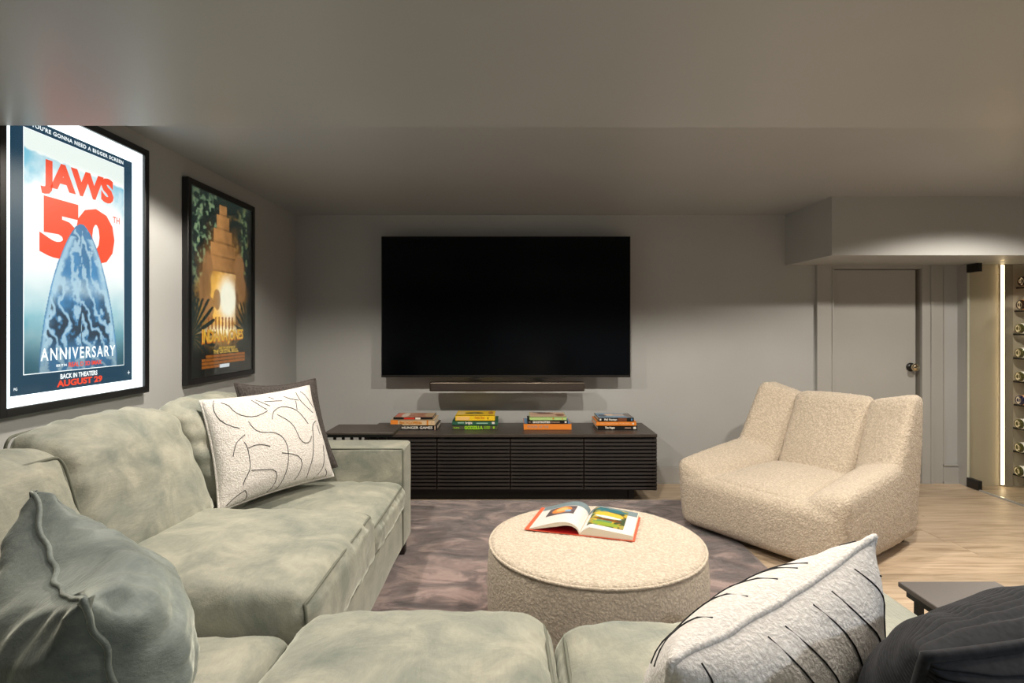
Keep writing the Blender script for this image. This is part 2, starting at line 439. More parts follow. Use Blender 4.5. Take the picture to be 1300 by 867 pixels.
def make_pillow(name, label, c4, T, mat, pipe_mat, parent=None, k=0.10, n=44, nv=None, ex=0.42, wr=0.004, wl=0.08,
                ribs=0, rib_amp=0.0, seed=0.0, group=None, lines=(), pipe=0.006, bias=0.0, seam_noise=0.0, sag=0.0, rib_axis=1, back_lines=()):
    TL, TR, BR, BL = [Vector(c) for c in c4]
    loc = (TL + TR + BR + BL) / 4
    loc.z = min(TL.z, TR.z, BR.z, BL.z)
    U = (TR - TL + BR - BL).normalized(); W = (TL - BL + TR - BR).normalized(); Nn = U.cross(W).normalized()
    hu = (TR - TL).length / 2; hv = (TL - BL).length / 2
    def S(u, v, side):
        uu = u * (1 - k * (1 - v * v) * u * u); vv = v * (1 - k * (1 - u * u) * v * v)
        a = (uu + 1) / 2; b = (vv + 1) / 2
        p = (BL * (1 - a) + BR * a) * (1 - b) + (TL * (1 - a) + TR * a) * b
        th = T / 2 * (max(0, 1 - u * u) * max(0, 1 - v * v)) ** ex * (1 - 0.12 * v)
        amt = side * th * (1 + side * bias)
        if th > 0:
            du = (1 - abs(u)) * hu; dv = (1 - abs(v)) * hv
            w_ = noise.noise(Vector((v * hv * 24, u * hu * 5, seed + (u > 0) * 3 + side))) * math.exp(-du / wl) * min(1, du / .02)
            w_ += noise.noise(Vector((u * hu * 24, v * hv * 5, seed + 9 + (v > 0) * 3 + side))) * math.exp(-dv / wl) * min(1, dv / .02)
            w_ += 0.8 * noise.noise(Vector((u * hu * 7, v * hv * 7, seed + 20 + side)))
            amt += side * wr * w_
        if ribs:
            t = v * hv if rib_axis else u * hu
            t += 0.004 * noise.noise(Vector((u * 2, v * 2, seed)))
            amt += side * rib_amp * (abs(math.cos(math.pi * t * ribs)) - 0.5) * min(1, th / 0.02)
        if seam_noise:
            e = math.exp(-min((1 - abs(u)) * hu, (1 - abs(v)) * hv) / 0.02)
            p = p + Nn * seam_noise * e * noise.noise(Vector((u * hu * 18, v * hv * 18, seed + 60)))
        p = p + Vector((0, 0, -sag * (1 - u * u) * max(0, v) ** 2))
        return p + Nn * amt
    nv = nv or n
    us = [math.sin(math.pi / 2 * (-1 + 2 * i / n)) for i in range(n + 1)]
    vs_ = [math.sin(math.pi / 2 * (-1 + 2 * i / nv)) if not ribs or not rib_axis else (-1 + 2 * i / nv) * (1 - 0.0) for i in range(nv + 1)]
    if ribs and not rib_axis: us = [(-1 + 2 * i / n) for i in range(n + 1)]
    V = []; Fc = []; ids = {}
    for side in (1, -1):
        for i, u in enumerate(us):
            for j, v in enumerate(vs_):
                edge = i in (0, n) or j in (0, nv)
                if side == -1 and edge: ids[(side, i, j)] = ids[(1, i, j)]; continue
                ids[(side, i, j)] = len(V); V.append(S(u, v, side if not edge else 0))
        for i in range(n):
            for j in range(nv):
                q = (ids[(side, i, j)], ids[(side, i + 1, j)], ids[(side, i + 1, j + 1)], ids[(side, i, j + 1)])
                Fc.append(q if side == 1 else q[::-1])
    root = thing(name, label, 'pillow', loc, group)
    link('cover', mesh(V, Fc), mat, root)
    bt = [(-1 + 2 * i / 40) for i in range(41)]
    loop = [S(t, -1, 0) for t in bt] + [S(1, t, 0) for t in bt[1:]] + [S(t, 1, 0) for t in bt[::-1][1:]] + [S(-1, t, 0) for t in bt[::-1][1:-1]]
    link('piping', tubes([loop], pipe, True), pipe_mat, root)
    def draw(ls, side):
        out = []
        for ln in ls:
            P_ = []
            for (u0, v0), (u1, v1) in zip(ln[:-1], ln[1:]):
                m_ = max(2, int(12 * math.hypot(u1 - u0, v1 - v0)))
                P_ += [(u0 + (u1 - u0) * i / m_, v0 + (v1 - v0) * i / m_) for i in range(m_)]
            P_.append(ln[-1])
            for _ in range(2):
                P_ = [P_[0]] + [((P_[i - 1][0] + 2 * P_[i][0] + P_[i + 1][0]) / 4, (P_[i - 1][1] + 2 * P_[i][1] + P_[i + 1][1]) / 4) for i in range(1, len(P_) - 1)] + [P_[-1]]
            out.append([S(max(-.985, min(.985, u)), max(-.985, min(.985, v)), side) + Nn * side * 0.0010 for u, v in P_])
        return out
    al = draw(lines, 1) + draw(back_lines, -1)
    if al: link('embroidery', tubes(al, 0.0014, False, 5), M['stitch'], root)['kind'] = 'stuff'
    return root

def text_mesh(body, bold=0.0, spacing=1.0):
    cu = bpy.data.curves.new('t', 'FONT'); cu.body = body; cu.size = 1; cu.offset = bold; cu.extrude = 0.0
    cu.space_character = spacing; cu.resolution_u = 3; cu.align_x = 'LEFT'
    o = bpy.data.objects.new('t', cu); C.objects.link(o)
    bpy.context.view_layer.update()
    dg = bpy.context.evaluated_depsgraph_get()
    me = bpy.data.meshes.new_from_object(o.evaluated_get(dg))
    bpy.data.objects.remove(o); bpy.data.curves.remove(cu)
    return me
def lettering(body, origin, U, V, w_, h_, mat, parent, bold=0.02, spacing=1.0, off=0.0006, name='lettering', warp=None):
    me = text_mesh(body, bold, spacing)
    co = np.empty(len(me.vertices) * 3); me.vertices.foreach_get('co', co); co = co.reshape(-1, 3)
    mn = co.min(0); mx = co.max(0)
    U = Vector(U).normalized(); V = Vector(V).normalized(); Nn = U.cross(V); o_ = Vector(origin)
    for i, v in enumerate(me.vertices):
        a = (co[i][0] - mn[0]) / (mx[0] - mn[0]); b = (co[i][1] - mn[1]) / (mx[1] - mn[1])
        if warp: a, b = warp(a, b)
        v.co = o_ + U * (a * w_) + V * (b * h_) + Nn * off
    me.update()
    me.materials.clear()
    return link(name, me, mat, parent)

def quadgrid(fn, nu, nv, colfn=None):
    V = [fn(i / nu, j / nv) for j in range(nv + 1) for i in range(nu + 1)]
    Fc = [(j * (nu + 1) + i, j * (nu + 1) + i + 1, (j + 1) * (nu + 1) + i + 1, (j + 1) * (nu + 1) + i) for j in range(nv) for i in range(nu)]
    me = mesh(V, Fc)
    if colfn is not None:
        g = np.mgrid[0:nv + 1, 0:nu + 1]; vv = (g[0] / nv).ravel(); uu = (g[1] / nu).ravel()
        cols = np.ones((len(V), 4), dtype=np.float32); cols[:, :3] = colfn(uu, vv)
        ca = me.color_attributes.new('Col', 'FLOAT_COLOR', 'POINT'); ca.data.foreach_set('color', cols.ravel())
    return me

def remeshed(meshes, voxel, smooth_it, factor=0.5):
    """union of several closed meshes as one continuous surface"""
    bm = bmesh.new()
    for me in meshes: bm.from_mesh(me)
    m0 = bpy.data.meshes.new('u'); bm.to_mesh(m0); bm.free()
    o = bpy.data.objects.new('u', m0); C.objects.link(o)
    md = o.modifiers.new('r', 'REMESH'); md.mode = 'VOXEL'; md.voxel_size = voxel; md.use_smooth_shade = True
    if smooth_it:
        ms = o.modifiers.new('s', 'SMOOTH'); ms.iterations = smooth_it; ms.factor = factor
    bpy.context.view_layer.update(); dg = bpy.context.evaluated_depsgraph_get()
    me = bpy.data.meshes.new_from_object(o.evaluated_get(dg))
    bpy.data.objects.remove(o); me.shade_smooth(); me.materials.clear()
    return me
def fuzz(me, amp, freq):
    me.update()
    nv = [v.normal.copy() for v in me.vertices]
    for v, n_ in zip(me.vertices, nv):
        v.co += n_ * amp * noise.noise(v.co * freq)
    me.update()

# ------------------------------------------------------------------ setting
XL, YB, ZC, XR, YF = -1.705, 4.53, 2.134, 4.7, -3.2
YS, ZS = 1.85, 1.90
YBX, ZBX, XBX = 3.88, 1.733, 2.19
# floor with planks
fl_o = struct(MB().box(XL, XR, YF, YB + .1, -0.06, -0.012).done('floor', M['subfloor']))
pw = 0.215; rows = int((YB + .06 - YF) / pw) + 1
cache = {}
for r_ in range(rows):
    y1 = YB + .06 - r_ * pw; y0 = y1 - pw
    x = XL - random.random() * 1.4
    while x < XR:
        L = random.choice((1.25, 1.5, 1.8)); xe = x + L
        x0 = max(x, XL); x1 = min(xe, XR); x = xe
        if y0 < -0.6: x1 = x1
        if x1 - x0 < 0.05: continue
        key = round(x1 - x0, 3)
        if key not in cache:
            g = .0011; l2 = (x1 - x0) / 2; b_ = .0012
            mb = MB().box(-l2 + g, l2 - g, -pw / 2 + g, pw / 2 - g, -0.012, 0.0)
            es = [e for e in mb.bm.edges if all(v.co.z > -1e-5 for v in e.verts)]
            bmesh.ops.bevel(mb.bm, geom=es, offset=b_, segments=1, affect='EDGES')
            me = bpy.data.meshes.new('plank'); mb.bm.to_mesh(me); mb.bm.free(); me.materials.append(M['oak'])
            cache[key] = me
        o = bpy.data.objects.new('plank', cache[key]); C.objects.link(o); o.parent = fl_o
        o.location = ((x0 + x1) / 2, (y0 + y1) / 2, 0)

struct(MB().box(XL - .1, XL, YF, YB + .1, 0, ZC + .05).done('wall_left', M['wall']))
# back wall with the door opening
DX0, DX1, DZ = 2.545, 3.275, 1.705
mb = MB().box(XL - .1, DX0, YB, YB + .1, 0, ZC + .05).box(DX1, 3.56, YB, YB + .1, 0, ZC + .05).box(DX0, DX1, YB, YB + .1, DZ, ZC + .05)
struct(mb.done('wall_back', M['wall']))
struct(MB().box(XR, XR + .1, YF, YB + .1, 0, ZC + .05).done('wall_right', M['wall']))
struct(MB().box(XL - .1, XR + .1, YF - .1, YF, 0, ZC + .05).done('wall_front', M['wall']))
ceil = struct(MB().box(XL - .1, XR + .1, YF - .1, YB + .1, ZC, ZC + .08).done('ceiling', M['ceil']))
# lowered soffit over the seating, its edge very slightly out of square
V = []
for z in (ZS, ZC + .002):
    V += [(XL, YF, z), (XR, YF, z), (XR, YS * 1.022, z), (XL, YS * 0.996, z)]
mb_me = mesh(V, [(0, 3, 2, 1), (4, 5, 6, 7), (0, 1, 5, 4), (1, 2, 6, 5), (2, 3, 7, 6), (3, 0, 4, 7)], False)
link('soffit', mb_me, M['ceil'], ceil)
V = []
for z in (ZBX, ZC + .002):
    V += [(XBX, YBX - .005, z), (XR, YBX - .005, z), (XR, YB, z), (XBX, YB, z)]
link('duct_box', mesh(V, [(0, 3, 2, 1), (4, 5, 6, 7), (0, 1, 5, 4), (1, 2, 6, 5), (2, 3, 7, 6), (3, 0, 4, 7)], False), M['wall'], ceil)
# cellar return + back wall
struct(MB().box(3.56, 3.58, 4.43, YB + .1, 0, ZBX).done('trim_4', M['trim']))
cw = struct(MB().box(3.58, XR, 4.45, YB + .1, 0, ZBX).done('wall_cellar', M['cellar']))
link('stone_strip', MB().box(3.835, 3.915, 4.425, 4.45, 0.0, ZBX).bm and None or MB().box(3.84, 3.915, 4.43, 4.452, 0.002, ZBX - .002).done('tmp', None).data, M['cellar_dark'], cw)
for o in [o for o in bpy.data.objects if o.name.startswith('tmp')]: bpy.data.objects.remove(o)
# baseboards
def baseboard(name, x0, x1, y0, y1, axis):
    mb = MB()
    if axis == 'x':
        mb.box(x0, x1, y0, y1, 0, 0.125); mb.box(x0, x1, y0 - .006, y1, 0, 0.015)
        mb.box(x0, x1, y0 + .006, y1, 0.125, 0.14)
    else:
        mb.box(x0, x1, y0, y1, 0, 0.125); mb.box(x0, x1 - .005, y0, y1, 0.125, 0.14)
    return struct(mb.done(name, M['trim']))
baseboard('baseboard_back', XL, 2.433, YB - .016, YB, 'x')
baseboard('baseboard_right', 3.44, 3.56, YB - .014, YB, 'x')
baseboard('baseboard_left', XL, XL + .016, YF, YB, 'y')
# door casing
cas = MB().box(2.437, 2.56, YB - .018, YB, 0, 1.76).box(2.428, 2.445, YB - .03, YB, 0, 1.76)
cas.box(2.55, 2.562, YB - .024, YB, 0, 1.72)
struct(cas.done('trim_1', M['trim']))
cas = MB().box(3.268, 3.345, YB - .018, YB, 0, 1.76).box(3.332, 3.347, YB - .03, YB, 0, 1.76).box(3.262, 3.272, YB - .024, YB, 0, 1.72)
cas.box(3.347, 3.44, YB - .008, YB, 0, 1.733)
struct(cas.done('trim_2', M['trim']))
cas = MB().box(2.561, 3.267, YB - .017, YB - .001, 1.706, 1.7335)
struct(cas.done('trim_3', M['trim']))
pm = MB().box(3.440, 3.452, YB - .016, YB, .14, 1.73).box(3.440, 3.555, YB - .018, YB, .14, .150)
struct(pm.done('trim_5', M['trim']))
# door_1: plain grey slab set back in its jamb
d1 = struct(MB().box(2.563, 3.236, YB + .012, YB + .05, 0.008, 1.700, .002, 1).done('door_1', M['trim']))
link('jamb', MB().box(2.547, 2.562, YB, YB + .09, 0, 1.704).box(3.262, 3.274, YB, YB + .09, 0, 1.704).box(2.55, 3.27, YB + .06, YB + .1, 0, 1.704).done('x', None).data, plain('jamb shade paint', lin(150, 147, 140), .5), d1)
for o in [o for o in bpy.data.objects if o.name == 'x']: bpy.data.objects.remove(o)
kx, kz = at(1157, 466, YB)[0], at(1157, 466, YB)[2]
rose = MB().cyl((kx, YB + .012, kz), (kx, YB + .002, kz), .034, .034, 28).cyl((kx, YB + .004, kz), (kx, YB - .012, kz), .017, .015, 20).done('rosette', M['black'], d1, True)
# knob lathe
def lathe(profile, seg=32, axis='z', origin=(0, 0, 0)):
    V = []; Fc = []; o_ = Vector(origin)
    for (r, h_) in profile:
        for k in range(seg):
            t = 2 * math.pi * k / seg; a, b = r * math.cos(t), r * math.sin(t)
            V.append(o_ + (Vector((a, b, h_)) if axis == 'z' else Vector((a, -h_, b)) if axis == 'y' else Vector((h_, a, b))))
    n = len(profile)
    for i in range(n - 1):
        for k in range(seg):
            Fc.append((i * seg + k, i * seg + (k + 1) % seg, (i + 1) * seg + (k + 1) % seg, (i + 1) * seg + k))
    Fc.append(tuple(range(seg))[::-1]); Fc.append(tuple((n - 1) * seg + k for k in range(seg)))
    me = mesh(V, Fc)
    bm = bmesh.new(); bm.from_mesh(me); bmesh.ops.recalc_face_normals(bm, faces=bm.faces); bm.to_mesh(me); bm.free()
    me.shade_smooth(); return me
link('knob', lathe([(.009, .0), (.009, .02), (.020, .026), (.029, .036), (.031, .045), (.027, .055), (.017, .062), (.006, .065)], 24, 'y', (kx, YB, kz)), M['brass'], d1)
# glass door of the wine cellar, plus fixed glass
d2 = struct(MB().box(3.556, 3.566, 3.93, 4.425, 0.012, ZBX - .006).done('door_2', M['pane']))
link('glass_edge', MB().box(3.5545, 3.5675, 4.419, 4.4275, 0.012, ZBX - .006).done('hx', None).data, plain('glass edge', lin(214, 214, 198), 0.3), d2)
for z0, z1 in ((0.004, .075), (ZBX - .068, ZBX - .004)):
    link('hinge', MB().box(3.545, 3.577, 4.31, 4.422, z0, z1, .002, 1).done('hx', None).data, M['black'], d2)
for o in [o for o in bpy.data.objects if o.name.startswith('hx')]: bpy.data.objects.remove(o)
struct(MB().box(3.566, XR, 3.92, 3.93, 0.012, ZBX - .004).done('window_1', M['pane']))
struct(MB().box(3.552, 3.572, 3.92, 4.44, 0.0, 0.010).box(3.572, XR, 3.915, 3.935, 0, .01).done('trim_6', M['trim']))
# LED strip
lx = at(1272, 400, 4.44)[0]
led = thing('led_strip', 'tall glowing warm light strip on the wine cellar back wall', 'light', (lx, 4.44, .02))
MB().box(lx - .012, lx + .012, 4.438, 4.452, 0.01, ZBX - .003).done('channel', plain('aluminium channel', lin(200, 190, 170), .4, .6), led)
MB().box(lx - .011, lx + .011, 4.430, 4.438, 0.014, ZBX - .006).done('diffuser', M['led'], led)

# wine pegs and bottles
def glassy(name, col, rough=0.08, tr=0.0):
    return plain(name, col, rough, 0.0, Transmission_Weight=tr, Coat_Weight=0.4)
bot_m = {'dark': glassy('dark bottle glass', lin(46, 24, 10)), 'amber': glassy('amber bottle glass', lin(196, 116, 30), .1, .3),
         'green': glassy('olive bottle glass', lin(84, 82, 38), .08, .3), 'navy': glassy('navy foil glass', lin(34, 30, 66))}
lab_m = {'white': plain('white bottle label', lin(240, 238, 232), .7), 'gold': plain('gold bottle label', lin(206, 136, 44), .6), 'rose': plain('blush bottle label', lin(214, 160, 120), .6)}
capm = plain('wine foil capsule', lin(60, 20, 24), .35, .3)
bots = [(357, 'dark', 'gold', 1292), (387, 'dark', 'gold', 1290), (417, 'green', 'white', 1288.5), (448, 'green', 'white', 1288.5), (478, 'green', 'white', 1288.5),
        (508, 'navy', 'rose', 1289), (538, 'green', 'white', 1288), (568, 'green', 'white', 1288), (598, 'green', 'white', 1287.5)]
names = ['amber dark-ended wine bottle with gold label, topmost of the rack', 'amber dark-ended wine bottle with gold label, second from the top',
         'olive wine bottle with white label, highest of the white-labelled ones', 'olive wine bottle with white label, fourth from the top of the rack',
         'olive wine bottle with white label, fifth and middle of the rack', 'navy-ended wine bottle with blush label, the only one so coloured',
         'olive wine bottle with white label just below the navy-ended bottle', 'olive wine bottle with white label, second from the bottom of the rack',
         'olive wine bottle with white label, lowest of the rack near the floor']
rack = thing('wine_rack', 'black wall pegs carrying the column of wine bottles in the cellar', 'rack', (4.05, 4.44, .4))
for (py, g, lb, px), nm in zip(bots, names):
    p = at(px, py, 4.36); x0, z = p.x + .022, p.z; R = .038
    b = thing('wine_bottle', nm, 'bottle', (x0, 4.36, z - R), 'wine bottles on the cellar pegs')
    link('glass', lathe([(.012, .006), (.026, .0), (R - .004, .004), (R, .014), (R, .19), (.033, .205), (.018, .235), (.0145, .25), (.0145, .30)], 24, 'x', (x0, 4.36, z)), bot_m[g], b)
    link('bottle_label', lathe([(R + .0008, .018), (R + .0008, .135)], 24, 'x', (x0, 4.36, z)), lab_m[lb], b)
    link('capsule', lathe([(.0152, .245), (.0152, .303)], 18, 'x', (x0, 4.36, z)), capm, b)
    for dx in (.05, .15):
        MB().cyl((x0 + dx, 4.452, z - R - .008), (x0 + dx, 4.32, z - R - .008), .007, .007, 12).cyl((x0 + dx, 4.325, z - R - .008), (x0 + dx, 4.318, z - R - .008), .010, .010, 12).done('peg', M['black'], rack, True)

# ------------------------------------------------------------------ posters on the left wall
XF = -1.67
def poster_frame(name, label, Y0, Y1, Z0, Z1, lip=0.03):
    t = thing(name, label, 'poster', (XL, (Y0 + Y1) / 2, Z0))
    mb = MB()
    mb.box(XL + .001, XF, Y0, Y0 + lip, Z0, Z1, .003, 1).box(XL + .001, XF, Y1 - lip, Y1, Z0, Z1, .003, 1)
    mb.box(XL + .001, XF - .0005, Y0 + lip - .004, Y1 - lip + .004, Z0, Z0 + lip, .003, 1).box(XL + .001, XF - .0005, Y0 + lip - .004, Y1 - lip + .004, Z1 - lip, Z1, .003, 1)
    mb.done('frame', M['frame'], t)
    return t
def yw(px): return 1202.0 / (VX - px)      # depth of a wall print at a given bearing
YJ0, YJ1, ZJ0, ZJ1 = 1.859, 2.633, .945, 2.062
pj = poster_frame('poster_lightbox', 'large backlit poster in black frame with big red lettering on white', YJ0, YJ1, ZJ0, ZJ1)
XP = -1.684
def wq(Y0, Y1, Z0, Z1, x): return mesh([(x, Y0, Z0), (x, Y1, Z0), (x, Y1, Z1), (x, Y0, Z1)], [(0, 1, 2, 3)], False)
link('light_sheet', wq(YJ0 + .02, YJ1 - .02, ZJ0 + .02, ZJ1 - .02, XP), M['lb_white'], pj)
NY0, NY1, NZ0, NZ1 = 1.912, 2.53, 1.012, 1.978
link('navy_border', wq(NY0, NY1, NZ0, NZ1, XP + .0008), M['lb_navy'], pj)
AY0, AY1, AZ0, AZ1 = 1.967, 2.474, 1.083, 1.938
link('art_edge', wq(AY0 - .003, AY1 + .003, AZ0 - .003, AZ1 + .003, XP + .0012), M['lb_text'], pj)
def sm(e0, e1, x):
    t = np.clip((x - e0) / (e1 - e0), 0, 1); return t * t * (3 - 2 * t)
def fbm(u, v, s, seed=0, oct=4):
    out = np.zeros_like(u); a = .5; rs = np.random.RandomState(seed)
    for o_ in range(oct):
        g = rs.rand(64, 64); x = (u * s) % 63; y = (v * s * 1.6) % 63
        xi = x.astype(int); yi = y.astype(int); fx = x - xi; fy = y - yi
        fx = fx * fx * (3 - 2 * fx); fy = fy * fy * (3 - 2 * fy)
        out += a * ((g[yi, xi] * (1 - fx) + g[yi, (xi + 1) % 64] * fx) * (1 - fy) + (g[(yi + 1) % 64, xi] * (1 - fx) + g[(yi + 1) % 64, (xi + 1) % 64] * fx) * fy)
        s *= 2.1; a *= .5
    return out
L3 = lambda r, g, b: np.array(lin(r, g, b)[:3])
def mixc(c, col, m_): return c * (1 - m_[:, None]) + col * m_[:, None]
def sea_art(u, v):
    n = fbm(u, v, 9, 3); n2 = fbm(u, v, 22, 5)
    c = np.tile(L3(250, 252, 250), (len(u), 1)).astype(float)
    c = mixc(c, L3(232, 240, 236), sm(.90, .93, v + (n - .5) * .02))
    side = np.clip(np.abs(u - .5) * 2, 0, 1)
    water = (1 - sm(.70, .90, 1.62 - v * 1.0 + 0 * v)) 
    c = mixc(c, L3(120, 190, 214), sm(.70, .90, v + (n - .5) * .16) * (1 - sm(.915, .925, v + .03 * u + (n2 - .5) * .015)) * (.35 + .65 * side * n * 1.6).clip(0, 1))
    c = mixc(c, L3(90, 178, 196), (1 - sm(.18, .50, v)) * (.55 + .45 * n))
    c = mixc(c, L3(24, 96, 116), (1 - sm(.0, .30, v)) * (.5 + .5 * side))
    # generic blue headland with a dark hollow
    w = .40 * np.clip(1 - (np.clip(v, 0, .665) / .665) ** 1.55, 0, 1) ** .62
    d = (w - np.abs(u - .52)) / .40
    blue = L3(58, 128, 178) * (0.55 + .8 * n)[:, None] 
    c = np.where((d > 0)[:, None], blue, c)
    c = mixc(c, L3(168, 206, 226), (sm(.0, .06, d) * (1 - sm(.08, .22, d + (n2 - .5) * .1)) * .8) * (v < .6))
    c = mixc(c, L3(196, 222, 232), sm(.05, .2, d) * (1 - sm(.36, .44, v)) * sm(.30, .36, v) * n2)
    # plain ice facets: pale slopes, dark blue crevices, no figure in them
    fac = np.abs(((u - .52) * 7 + (v * 5) * (1 + .6 * np.sign(u - .52)) + n * 2.2) % 1.0 - .5)
    c = mixc(c, L3(176, 208, 224), ((d > .03) * (1 - sm(.10, .22, fac)) * .75))
    c = mixc(c, L3(18, 34, 48), ((d > .10) * (1 - sm(.10, .24, np.abs(fac - .42))) * (1 - sm(.30, .50, v + .2 * n)) * sm(.05, .16, v)).clip(0, 1) * .9)
    c = mixc(c, L3(20, 52, 70), (1 - sm(.0, .16, v)) * .45)
    return c
link('art_print', quadgrid(lambda a, b: (XP + .0016, AY0 + a * (AY1 - AY0), AZ0 + b * (AZ1 - AZ0)), 150, 250, sea_art), M['lb_art'], pj)
Yv, Zv = (0, 1, 0), (0, 0, 1)
X2 = XP + .002
def fan(a, b):   # letters taller at the outside, like the printed arc
    return a, b + 0 * a
lettering('JAWS', (X2, 2.035, 1.735), Yv, Zv, .375, .12, M['lb_red'], pj, bold=.06, spacing=1.0, warp=lambda a, b: (a, b * (1 + .10 * a) - .06 * (1 - a) * (1 - b)))
lettering('50', (X2, 2.03, 1.50), Yv, Zv, .385, .225, M['lb_red'], pj, bold=.068, spacing=.95)
lettering('TH', (X2, 2.405, 1.688), Yv, Zv, .042, .026, M['lb_red'], pj, bold=.01)
def tip_w(v): return .40 * max(0, 1 - (min(v, .665) / .665) ** 1.55) ** .62
TV0, TV1 = .46, .662
def tip_uv(a, b):
    v = TV0 + (TV1 - TV0) * b; return .52 + (a * 2 - 1) * tip_w(v) * .985, v
def tip_col(a, b):
    v = TV0 + (TV1 - TV0) * b; w_ = .40 * (1 - (v / .665) ** 1.55) ** .62
    return sea_art(.52 + (a * 2 - 1) * w_ * .985, v)
link('headland_tip', quadgrid(lambda a, b: (X2 + .0008, AY0 + tip_uv(a, b)[0] * (AY1 - AY0), AZ0 + tip_uv(a, b)[1] * (AZ1 - AZ0)), 40, 60, tip_col), M['lb_art'], pj)
lettering('ANNIVERSARY', (X2, 2.035, 1.124), Yv, Zv, .385, .046, M['lb_text'], pj, bold=.02, spacing=1.25)
lettering('SEE IT IN', (X2, 2.105, 1.099), Yv, Zv, .05, .009, M['lb_text'], pj, bold=.03)
lettering('REAL D 3D IMAX', (X2, 2.165, 1.094), Yv, Zv, .175, .018, M['lb_red'], pj, bold=.03)
lettering('BACK IN THEATERS', (X2, 2.125, 1.052), Yv, Zv, .19, .019, M['lb_text'], pj, bold=.03)
lettering('AUGUST 29', (X2, 2.108, 1.022), Yv, Zv, .235, .026, M['lb_red'], pj, bold=.045)
lettering("YOU'RE GONNA NEED A BIGGER SCREEN", (X2, 1.995, 1.951), Yv, Zv, .475, .016, M['lb_text'], pj, bold=.035, spacing=1.15)
lettering('PG', (X2, 1.925, 1.030), Yv, Zv, .014, .010, M['lb_text'], pj, bold=.02)
lettering('+', (X2, 2.497, 1.038), Yv, Zv, .016, .016, M['lb_text'], pj, bold=.0)
MB().box(XF - .005, XF - .003, YJ0 + .025, YJ1 - .025, ZJ0 + .025, ZJ1 - .025).done('pane', M['pane'], pj)

YI0, YI1, ZI0, ZI1 = 2.948, 3.722, .938, 2.028
pi_ = poster_frame('poster_lightbox', 'backlit poster of golden glow framed by dark jungle leaves, nearer the television', YI0, YI1, ZI0, ZI1, .034)
def jungle_art(u, v):
    n = fbm(u, v, 8, 11); n2 = fbm(u, v, 24, 12); n3 = fbm(u, v, 50, 13)
    c = np.tile(L3(18, 32, 30), (len(u), 1)).astype(float)
    c = mixc(c, L3(96, 132, 104), sm(.46, .62, n2) * (1 - sm(.16, .34, np.abs(u - .22))) * sm(.45, .6, v))
    c = mixc(c, L3(52, 96, 72), sm(.5, .62, n2) * sm(.72, .86, u) * sm(.4, .7, v) * (1 - sm(.9, .97, u)))
    # warm glow
    g = np.exp(-(((u - .50) / .30) ** 2 + ((v - .47) / .27) ** 2))
    c = mixc(c, L3(196, 128, 52), np.clip(g * 1.25 - .12 + (n - .5) * .35, 0, 1))
    g2 = np.exp(-(((u - .48) / .20) ** 2 + ((v - .40) / .16) ** 2))
    c = mixc(c, L3(255, 196, 92), np.clip(g2 * 1.7 + (n2 - .5) * .5, 0, 1))
    g3 = np.exp(-(((u - .58) / .13) ** 2 + ((v - .43) / .10) ** 2))
    c = mixc(c, L3(255, 250, 226), np.clip(g3 * 2.2 - .1 + (n2 - .5) * .3, 0, 1))
    g4 = np.exp(-(((u - .5) / .26) ** 2 + ((v - .245) / .028) ** 2))
    c = mixc(c, L3(255, 240, 196), np.clip(g4 * 1.3 - .1, 0, 1))
    # stepped stone tower, plain brown masonry
    hw = np.where(v > .90, .06, np.where(v > .82, .10, np.where(v > .74, .15, np.where(v > .66, .20, np.where(v > .58, .25, -1)))))
    tower = (np.abs(u - .50) < hw) & (v < .96)
    shade = .60 + .6 * sm(.70, .30, u) + (n2 - .5) * .5 - .25 * (((v - .02) % .08) < .012)
    c = np.where(tower[:, None], L3(176, 124, 72) * shade[:, None], c)
    # brown boulders around the glow
    for cx, cy, rx, ry, k_ in ((.26, .60, .075, .08, 1), (.78, .62, .09, .09, .9), (.22, .48, .09, .10, .8), (.80, .50, .10, .10, .8), (.27, .37, .09, .07, 1.1), (.40, .42, .06, .06, 1), (.74, .36, .035, .12, .45)):
        e = ((u - cx) / rx) ** 2 + ((v - cy) / ry) ** 2
        c = mixc(c, L3(150, 106, 66) * k_, (1 - sm(.75, 1.1, e + (n2 - .5) * .6)) * .85)
    # little upright posts in front of the glow
    for k_ in range(8):
        cx = .27 + k_ * .055; e = (np.abs(u - cx) < .008 + .006 * n3) & (v > .255) & (v < .325)
        c = np.where(e[:, None], L3(150, 84, 30), c)
    # dark palm blades in the lower corners
    for sx, cx in ((1, .02), (-1, .98)):
        du = (u - cx) * sx; dv = v - .22
        ang = np.arctan2(dv, du + 1e-6); rr = np.hypot(du, dv)
        bl = (np.abs(np.sin(ang * 15 + sx)) > .35 + rr * 1.6) & (rr < .30 + .06 * np.sin(ang * 31)) & (v < .42)
        c = np.where(bl[:, None], L3(26, 40, 36), c)
    edge = np.maximum(sm(.10, .0, u), sm(.90, 1.0, u)); c = mixc(c, L3(8, 14, 16), np.clip(edge * 1.2 * (.4 + n2), 0, 1))
    c = mixc(c, L3(8, 12, 12), sm(.20, .10, v))
    c = mixc(c, L3(26, 44, 40), sm(.93, 1.0, v) * .6)
    return c
IY0, IY1, IZ0, IZ1 = YI0 + .034, YI1 - .034, ZI0 + .034, ZI1 - .034
link('backing', wq(YI0 + .01, YI1 - .01, ZI0 + .01, ZI1 - .01, XP - .001), M['frame'], pi_)
link('art_print', quadgrid(lambda a, b: (XP, IY0 + a * (IY1 - IY0), IZ0 + b * (IZ1 - IZ0)), 190, 270, jungle_art), M['lb_jungle'], pi_)
def il(body, u0, v0, w_, h_, mat, **kw):
    Wd, Hd = IY1 - IY0, IZ1 - IZ0
    lettering(body, (XP + .001, IY0 + u0 * Wd, IZ0 + v0 * Hd), Yv, Zv, w_ * Wd, h_ * Hd, mat, pi_, **kw)
